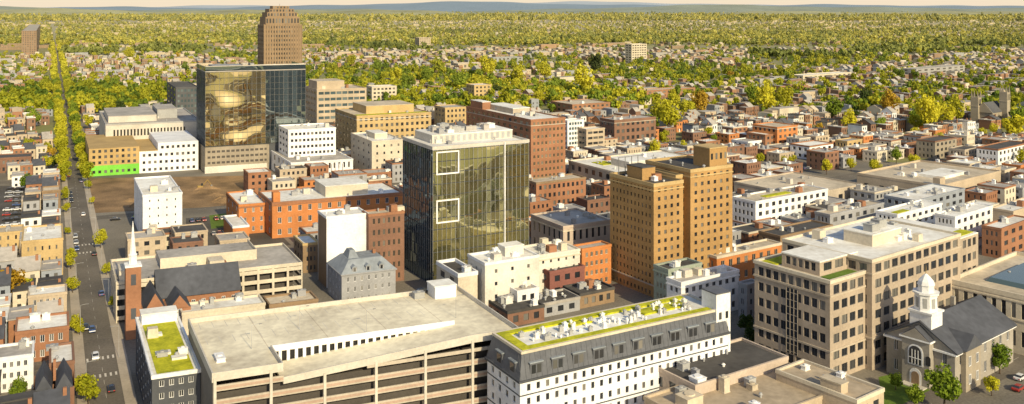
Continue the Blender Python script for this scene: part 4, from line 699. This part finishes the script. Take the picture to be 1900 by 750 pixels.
me.polygons.foreach_set('material_index',G.m); o=ob('distant_houses',me,None); o['kind']='stuff'; o['label']='distant mass of small houses running to the wooded horizon'; o['category']='houses'
# ---------------------------------------------------------------- trees
def leafcloud(rs,nb,nq,qs,flat=1.):
    V=[]
    for b in range(nb):
        d=rs.normal(size=3); d/=np.linalg.norm(d); c=d*rs.uniform(.25,1)**.5*np.array([.36,.36,.33])+np.array([0,0,.66]); r=rs.uniform(.12,.22)
        n=rs.normal(size=(nq,3)); n/=np.linalg.norm(n,axis=1)[:,None]; pos=c+n*(r*rs.uniform(.75,1.1,size=(nq,1)))
        nn=n+rs.normal(size=(nq,3))*.55; nn[:,2]+=.25; nn/=np.linalg.norm(nn,axis=1)[:,None]
        t=np.cross(nn,rs.normal(size=(nq,3))); t/=np.linalg.norm(t,axis=1)[:,None]; bt=np.cross(nn,t); s=qs*rs.uniform(.6,1.3,size=(nq,1))
        V.append(np.stack([pos-t*s-bt*s*.8,pos+t*s-bt*s*.8,pos+t*s+bt*s*.8,pos-t*s+bt*s*.8],1).reshape(-1,3))
    return np.concatenate(V)
def qmesh(name,V,m):
    me=bpy.data.meshes.new(name); n=len(V)//4; me.vertices.add(len(V)); me.vertices.foreach_set('co',V.astype(np.float32).ravel()); me.loops.add(n*4); me.loops.foreach_set('vertex_index',np.arange(n*4,dtype=np.int32)); me.polygons.add(n); me.polygons.foreach_set('loop_start',np.arange(0,n*4,4,dtype=np.int32)); me.update(calc_edges=True); me.validate(); me.materials.append(MT[m]); return me
TREEM={}
for ti,ty in enumerate(('yellow','green','dark','orange')): TREEM[ty]=[qmesh('crown',leafcloud(np.random.RandomState(10*ti+10+k),19,75,.031),'leaf_'+ty) for k in range(4)]
q=MB(); q.tube((0,0,0),(.01,0,.38),.035,.022)
for k in range(6): t=k*1.05; q.tube((.005,0,.25+.03*k),(math.cos(t)*.25,math.sin(t)*.25,.55+.05*k),.014,.004,5)
TRK=q.mesh('trunk','bark')
TN={'yellow':'yellow-green','green':'fresh green','dark':'dark green','orange':'orange-tinted'}
def tree(p,w,ty,place_,grp='street and garden trees',hs=1.1):
    r=thing('leafy_tree',f"{TN[ty]} tree {place_}",'tree',p,grp,RN.uniform(0,6.28)); s=w*RN.uniform(.92,1.08); r.scale=(s,s,s*hs*RN.uniform(.9,1.15)); ob('trunk',TRK,r); ob('crown',RN.choice(TREEM[ty]),r)
HT=[(35,748,40,'green','in the yard at the bottom left corner'),(164,752,46,'yellow','leaning over the avenue at the bottom edge'),(150,735,30,'yellow','just left of the largest avenue tree, bottom left'),(48,640,38,'yellow','between lower left white houses'),(12,628,34,'yellow','at the left edge beside white houses'),(18,568,54,'orange','at the left edge above the white roofs'),(45,560,34,'yellow','right of the orange-tinted left edge tree'),(148,622,18,'yellow','small on the avenue pavement by the crossing'),(131,478,18,'yellow','small beside the ochre warehouse'),(50,357,28,'green','rounded above the left parking lot'),
(1855,694,44,'green','behind the old courthouse right end'),(1752,762,66,'green','in front of the courthouse corner, bottom right'),(1697,758,40,'green','left of the big courthouse front tree'),(1384,622,34,'dark','in shade between apartment stair tower and office'),(1662,724,26,'green','at the courthouse front left lawn'),(1840,735,34,'yellow','on the lawn right of the courthouse'),(1395,640,26,'dark','low beside the shaded office corner'),
(1240,248,54,'yellow','largest behind the parking lot right of brick warehouse'),(1222,225,34,'yellow','behind the brick warehouse right end'),(1275,225,40,'yellow','upper right of the large parking lot tree'),(1300,215,40,'orange','among the group beyond the parking lot'),(1420,215,46,'yellow','left of pair above the orange walkup'),(1452,208,42,'yellow','right of pair above the orange walkup'),(1398,200,34,'green','behind the pair above the orange walkup'),(1547,228,38,'green','behind the cream corner house'),(1608,205,34,'dark','tall beside the far church spire'),
(1722,250,52,'yellow','big before the stone church, left one'),(1756,240,44,'yellow','big before the stone church, right one'),(1700,240,36,'green','left beside the big church trees'),(1775,232,38,'yellow','just left of the stone church'),(1882,262,46,'yellow','below the stone church at right edge'),(1896,240,36,'green','right of the stone church at the edge'),(1650,218,36,'orange','left of the church tree group'),(1455,314,18,'yellow','small by the lots left of market annex'),(1470,310,16,'yellow','second small one by the market annex lots'),(1579,318,20,'yellow','small and alone beside the market hall'),(1268,290,22,'yellow','small at the plaza parking lot left'),(1290,288,20,'yellow','small at the plaza parking lot middle'),(1326,274,22,'green','small behind the hotel turret'),(1232,272,24,'yellow','beside plaza parking lot near warehouse'),(1410,306,18,'yellow','at the lot below the white shop'),
(757,170,32,'green','tall among offices left of the olive block'),(735,160,26,'yellow','behind the cream office'),(852,172,32,'green','behind the small tan tower'),(905,150,34,'yellow','right above the small tan tower'),(962,160,32,'yellow','above the red tower roof'),(1082,178,42,'yellow','large behind the wide brick flats'),(1104,140,34,'dark','behind the large tree of the brick flats'),(790,160,24,'green','left of the olive tan block'),(1010,150,26,'yellow','behind the brick flats left end'),(650,128,24,'yellow','behind the terraced office'),(700,140,24,'green','above the cream office roof'),(270,185,20,'yellow','left of the black office'),(200,180,20,'green','behind the arena left end'),(240,115,20,'yellow','far between avenue and tower')]
ntr=0
for px,py,w,ty,pl in HT: p=P(px,py); tree(p,w/F*p.y,ty,pl); ntr+=1
for k in range(22):
    l=12+k*14.3; p=AV+AD*(l+RN.uniform(-3,3))+nA*((-1 if k%3 else 1)*5.7)
    if RN.random()<.25: continue
    tree(p,RN.uniform(3.4,5.6),'yellow',f"small on the near avenue pavement, {nth('nearav')} from the crossing",'small trees on the near avenue pavement'); ntr+=1
for k in range(76):
    l=290+k*9.4; p=AV+AD*(l+RN.uniform(-2,2))+nA*((-1 if k%2 else 1)*RN.uniform(4.6,6.4)); ty=RN.choice(['yellow','yellow','yellow','green']); tree(p,RN.uniform(8,10.8),ty,f"lining the avenue, {nth('av'+ty)} such from the near end",'trees lining the avenue'); ntr+=1
pool=[]; tries=0
while len(pool)<300-ntr and tries<20000:
    tries+=1; py=RN.uniform(110,330); px=RN.uniform(-10,1910); p=P(px,py)
    if py>262 and px<1180 and px>118: continue
    if onavenue(p,2) or blocked(p,2.5) or (py<230 and clump(p.x,p.y)<.1 and RN.random()<.6): continue
    pool.append((py,px,p))
pool.sort(key=lambda t:-t[0])
for py,px,p in pool:
    ty=RN.choice(['yellow','yellow','yellow','green','orange' if RN.random()<.3 else 'yellow','dark' if RN.random()<.35 else 'green']); rg=region(px)
    tree(p,RN.uniform(8,14) if py<250 else RN.uniform(6,9),ty,f"{rg}, {nth('t'+ty+rg)} nearest such",'trees among the houses')
def cloudtrees(name,num,ylo,yhi,wlo,whi,nb,nq,qs,m,lab,thr,share=.8,av=False):
    base=[leafcloud(np.random.RandomState(90+k),nb,nq,qs) for k in range(6)]; out=[]; c=0; tries=0
    while c<num and tries<num*8:
        tries+=1
        if av: p=AV+AD*(1000+1500*c/num)+nA*(RN.choice((-1,1))*RN.uniform(5,8.5))
        else:
            py=RN.uniform(ylo,yhi); px=RN.uniform(-60,1960); p=P(px,py)
            if onavenue(p,0) or (py>105 and avoid(p,px,py,3)): continue
            if clump(p.x,p.y)<thr and RN.random()<share: continue
        w=RN.uniform(wlo,whi); t=RN.uniform(0,6.28); b=base[c%6]; x=b[:,0]*math.cos(t)-b[:,1]*math.sin(t); y=b[:,0]*math.sin(t)+b[:,1]*math.cos(t)
        out.append(np.stack([x*w+p.x,y*w+p.y,(b[:,2]-.1)*w*RN.uniform(.8,1.35)],1)); c+=1
    o=ob(name,qmesh(name,np.concatenate(out),m),None); o['kind']='stuff'; o['label']=lab; o['category']='trees'
cloudtrees('suburban_trees',3300,72,215,7,14,7,12,.085,'leaf_yellow','spring yellow-green trees scattered thickly among distant houses',.1,.62)
cloudtrees('green_suburban_trees',1900,72,215,6,14,7,12,.085,'leaf_green','darker green trees scattered among distant houses',.1,.66)
cloudtrees('avenue_trees',260,0,0,8,11,7,9,.1,'leaf_yellow','far end of the yellow-green tree line along the avenue',0,av=True)
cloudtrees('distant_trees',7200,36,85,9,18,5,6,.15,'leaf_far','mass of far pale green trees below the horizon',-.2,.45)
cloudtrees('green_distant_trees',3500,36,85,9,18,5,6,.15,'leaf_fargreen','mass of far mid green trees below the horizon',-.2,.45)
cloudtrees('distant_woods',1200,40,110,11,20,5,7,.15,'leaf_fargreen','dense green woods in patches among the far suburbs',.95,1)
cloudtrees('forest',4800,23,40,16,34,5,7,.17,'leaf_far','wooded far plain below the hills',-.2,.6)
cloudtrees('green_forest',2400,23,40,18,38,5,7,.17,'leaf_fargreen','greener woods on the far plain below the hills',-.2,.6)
# hills: distance haze put into their colours, bluer and paler farther back
mat('hill_near',(.36,.35,.19),var=.35,sc=.0012,fine=.02,hz=False); mat('hill_mid',(.28,.31,.24),var=.22,sc=.001,fine=.01,hz=False); mat('hill_haze_blue',(.23,.295,.35),var=.1,sc=.0006,fine=.004,hz=False); mat('hill_far',(.4,.45,.49),var=.06,sc=.0006,fine=.004,hz=False)
def ridge(name,m,Y,base,amp,seed,rise=0):
    q=MB(); rs=random.Random(seed); ph=[rs.uniform(0,6) for _ in range(6)]; n=260; W=Y*1.5; pr=[]
    for i in range(n+1):
        u=i/n; z=base+rise*(u-.5)+amp*(.5*math.sin(u*9+ph[0])+.3*math.sin(u*21+ph[1])+.15*math.sin(u*47+ph[2])+.06*math.sin(u*131+ph[3])); pr.append((-W/2+W*u,max(z,2)))
    for i in range(n):
        (x0,z0),(x1,z1)=pr[i],pr[i+1]; q.quad((x0,Y-Y*.12,-5),(x1,Y-Y*.12,-5),(x1,Y,z1),(x0,Y,z0)); q.quad((x0,Y,z0),(x1,Y,z1),(x1,Y+Y*.1,-5),(x0,Y+Y*.1,-5))
    struct(q,name,m)
ridge('wooded_hills','hill_near',12500,40,80,2); ridge('rolling_hills','hill_mid',17500,92,90,4); ridge('blue_hills','hill_haze_blue',26000,178,130,5,130); ridge('far_hills','hill_far',40000,225,190,9)
# ---------------------------------------------------------------- vehicles
def extr(q,prof,y0,y1): return q.hexa([Vector((x,y0,z)) for x,z in prof],[Vector((x,y1,z)) for x,z in prof])
CM={}
def car_meshes(col):
    if col in CM: return CM[col]
    b=extr(MB(),[(-2.2,.35),(2.2,.35),(2.25,.6),(2.15,.8),(1.2,.95),(-1.6,1.0),(-2.2,.92),(-2.28,.6)],-.88,.88)
    g=MB(); g.hexa([Vector(p) for p in ((1.15,-.8,.94),(1.15,.8,.94),(-1.75,.8,.97),(-1.75,-.8,.97))],[Vector(p) for p in ((.4,-.62,1.42),(.4,.62,1.42),(-1.2,.62,1.42),(-1.2,-.62,1.42))])
    r=MB(); r.hexa([Vector(p) for p in ((.42,-.64,1.425),(.42,.64,1.425),(-1.22,.64,1.425),(-1.22,-.64,1.425))],[Vector(p) for p in ((.3,-.56,1.49),(.3,.56,1.49),(-1.1,.56,1.49),(-1.1,-.56,1.49))])
    w=MB().tube((0,-.12,0),(0,.12,0),.34,n=12); hl=MB().box(X0,-.03,.03,-.2,.2,-.08,.08)
    out=[('body',b.mesh('body','car_'+col),(0,0,0)),('greenhouse',g.mesh('greenhouse','car_glass'),(0,0,0)),('roof',r.mesh('roof','car_'+col),(0,0,0))]; wm=w.mesh('wheel','rubber'); hm=hl.mesh('headlight','lamp_glass'); tm=hl.mesh('taillight','signal_red')
    out+=[('wheel',wm,(x,y,.34)) for x in (-1.4,1.4) for y in (-.82,.82)]+[('headlight',hm,(2.22,y,.66)) for y in (-.6,.6)]+[('taillight',tm,(-2.27,y,.72)) for y in (-.6,.6)]
    CM[col]=out; return out
def car(p,d,col,lab,grp=None):
    r=thing('car',lab,'car',p,grp,math.atan2(d.y,d.x))
    for nm,me,lc in car_meshes(col): ob(nm,me,r,lc)
CC=['white','silver','black','grey','blue','grey','black','black','silver','red']
def row(where,px0,py0,px1,py1,n,dr,grp,z=.05):
    for k in range(n):
        f=k/max(n-1,1); p=P(px0,py0).lerp(P(px1,py1),f); p.z=z; d=dr(px0); col=RN.choice(CC)
        if RN.random()<.15: continue
        car(p+d*RN.uniform(-.3,.3),d*(1 if RN.random()<.6 else -1),col,f"{col} car {where}, {nth('c'+col+where)} such from the near end",grp)
def avcar(l,o,col,lab): p=AV+AD*l+nA*o; p.z=.05; car(p,AD*(1 if o>0 else -1),col,lab)
avcar(38,-1.3,'blue','blue car driving on the avenue above the crossing'); avcar(15,-1.3,'white','white car waiting at the avenue crossing'); avcar(-10,1.3,'black','black car at the bottom of the avenue'); avcar(205,1.3,'white','white car heading away on the avenue by storage block')
for k in range(30):
    col=RN.choice(CC); o=RN.choice((-3.0,3.0))
    if RN.random()<.5: continue
    p=AV+AD*(30+k*11)+nA*o; p.z=.05; car(p,AD*(1 if o>0 else -1),col,f"{col} car parked along the avenue kerb, {nth('k'+col)} such from near end",'cars parked along the avenue')
row('in left lot, outer row',5,478,20,352,14,d2,'cars in the left parking lot'); row('in left lot, inner row',26,474,34,352,14,d2,'cars in the left parking lot')
row('by brick school, front row',352,440,440,432,9,d1,'cars in the lot by the school'); row('by brick school, back row',356,412,412,407,6,d1,'cars in the lot by the school')
row('behind hotel, front row',1230,280,1335,281,13,d1,'cars in the plaza lot'); row('behind hotel, back row',1235,269,1305,270,9,d1,'cars in the plaza lot')
row('left of market annex',1390,319,1530,312,14,d1,'cars in the lot by the market annex'); row('on street at dirt lot',215,409,330,401,4,d2,'cars on the side street')
p=P(785,545,19); p.z=19.02; car(p,d2(785),'black','black car parked alone on the white garage roof')
for px,py,col,lb in ((1890,724,'red','red car on the street right of the courthouse'),(1893,704,'white','white car on the street above the red one, right edge')): p=P(px,py); p.z=.05; car(p,d2(px),col,lb)
# lamps
def lamp(p,hh,lab,grp,dirv,z=0):
    r=thing('street_lamp',lab,'lamp post',p,grp); MB().tube(Vector((p.x,p.y,z)),Vector((p.x,p.y,z+hh)),.07,.045).build('pole','metal',r); q=p+dirv*1.6
    MB().tube(Vector((p.x,p.y,z+hh)),Vector((q.x,q.y,z+hh+.2)),.05).build('arm','metal',r); MB().tube(Vector((q.x,q.y,z+hh+.12)),Vector((q.x+dirv.x*.7,q.y+dirv.y*.7,z+hh+.15)),.14,.09).build('lamp_head','steel',r)
for k,(px,py) in enumerate(((467,648),(556,612),(680,618),(846,590))):
    p=P(px,py,19); lamp(p,5.5,f"slim lamp post on the white garage roof, {['leftmost','second from left','second from right','rightmost'][k]}",'lamp posts on the garage roof',d2(px),19)
for k in range(12):
    p=AV+AD*(-12+k*24)+nA*(4.5 if k%2 else -4.5); lamp(p,9,f"grey lamp post by the avenue, {nth('lamp')} from the near end",'lamp posts along the avenue',nA*(-1 if k%2 else 1))
for k,(px,py,lb) in enumerate(((372,352,'dull yellow excavator on the dirt lot behind the storage block'),)):
    B=Bd(); B.o=P(px,py); B.u=d2(px); B.w=d1(px); B.root=thing('excavator',lb,'excavator',B.o); B.rz=0
    for s in (-1.2,.7): B.part('track','rubber',-1.8,1.8,s,s+.5,.05,.9,.3)
    B.part('body','yellow_paint',-1.7,1.2,-1.1,1.1,1,2.2,.1,.1); B.part('cab','car_glass',.1,1.3,-1,.1,2.2,3.4,.15,.1)
    MB().tube(B.pt(1.1,.5,1.8),B.pt(3.6,.5,5),.25).build('boom','yellow_paint',B.root); MB().tube(B.pt(3.6,.5,5),B.pt(5.6,.5,2.2),.2).build('stick','yellow_paint',B.root); B.part('bucket','steel',5.2,6.2,.1,.9,1.2,2.2,.2)
# ---------------------------------------------------------------- light, camera
SA,SE=math.radians(149),math.radians(28)
w=bpy.data.worlds.new('World'); S.world=w; w.use_nodes=True; nt=w.node_tree; bg=nt.nodes['Background']; sk=nt.nodes.new('ShaderNodeTexSky'); sk.sky_type='NISHITA'; sk.sun_disc=False; sk.sun_elevation=SE; sk.sun_rotation=SA; sk.dust_density=1.4; sk.air_density=1; sk.altitude=100
tc=nt.nodes.new('ShaderNodeTexCoord'); sp=nt.nodes.new('ShaderNodeSeparateXYZ'); nt.links.new(tc.outputs['Generated'],sp.inputs[0]); mr=nt.nodes.new('ShaderNodeMapRange'); mr.inputs['From Min'].default_value=0; mr.inputs['From Max'].default_value=.34; mr.inputs['To Min'].default_value=.96; mr.inputs['To Max'].default_value=0; mr.interpolation_type='SMOOTHSTEP'; nt.links.new(sp.outputs['Z'],mr.inputs['Value'])
mx=nt.nodes.new('ShaderNodeMix'); mx.data_type='RGBA'; nt.links.new(mr.outputs[0],mx.inputs[0]); nt.links.new(sk.outputs[0],mx.inputs[6]); mx.inputs[7].default_value=(6.5,5.4,4.0,1); nt.links.new(mx.outputs[2],bg.inputs[0]); bg.inputs[1].default_value=.145
sv=Vector((math.sin(SA)*math.cos(SE),math.cos(SA)*math.cos(SE),math.sin(SE))); l=bpy.data.lights.new('sun','SUN'); l.energy=5; l.angle=math.radians(.5); l.color=(1,.845,.54); lo=bpy.data.objects.new('sun',l); C.objects.link(lo); lo.rotation_euler=sv.to_track_quat('Z','Y').to_euler()
cd=bpy.data.cameras.new('camera'); cam=bpy.data.objects.new('camera',cd); C.objects.link(cam); cam.location=(0,0,H); cam.rotation_euler=(math.pi/2,0,0); cd.sensor_width=36; cd.lens=F*36/1900; cd.shift_y=-(375-HY)/1900; cd.clip_start=1; cd.clip_end=120000; S.camera=cam
S.view_settings.view_transform='Standard'; S.view_settings.look='None'; S.view_settings.exposure=0
print('fill',nf,'cand',len(cand),'trees',ntr+len(pool),'left houses',nh)
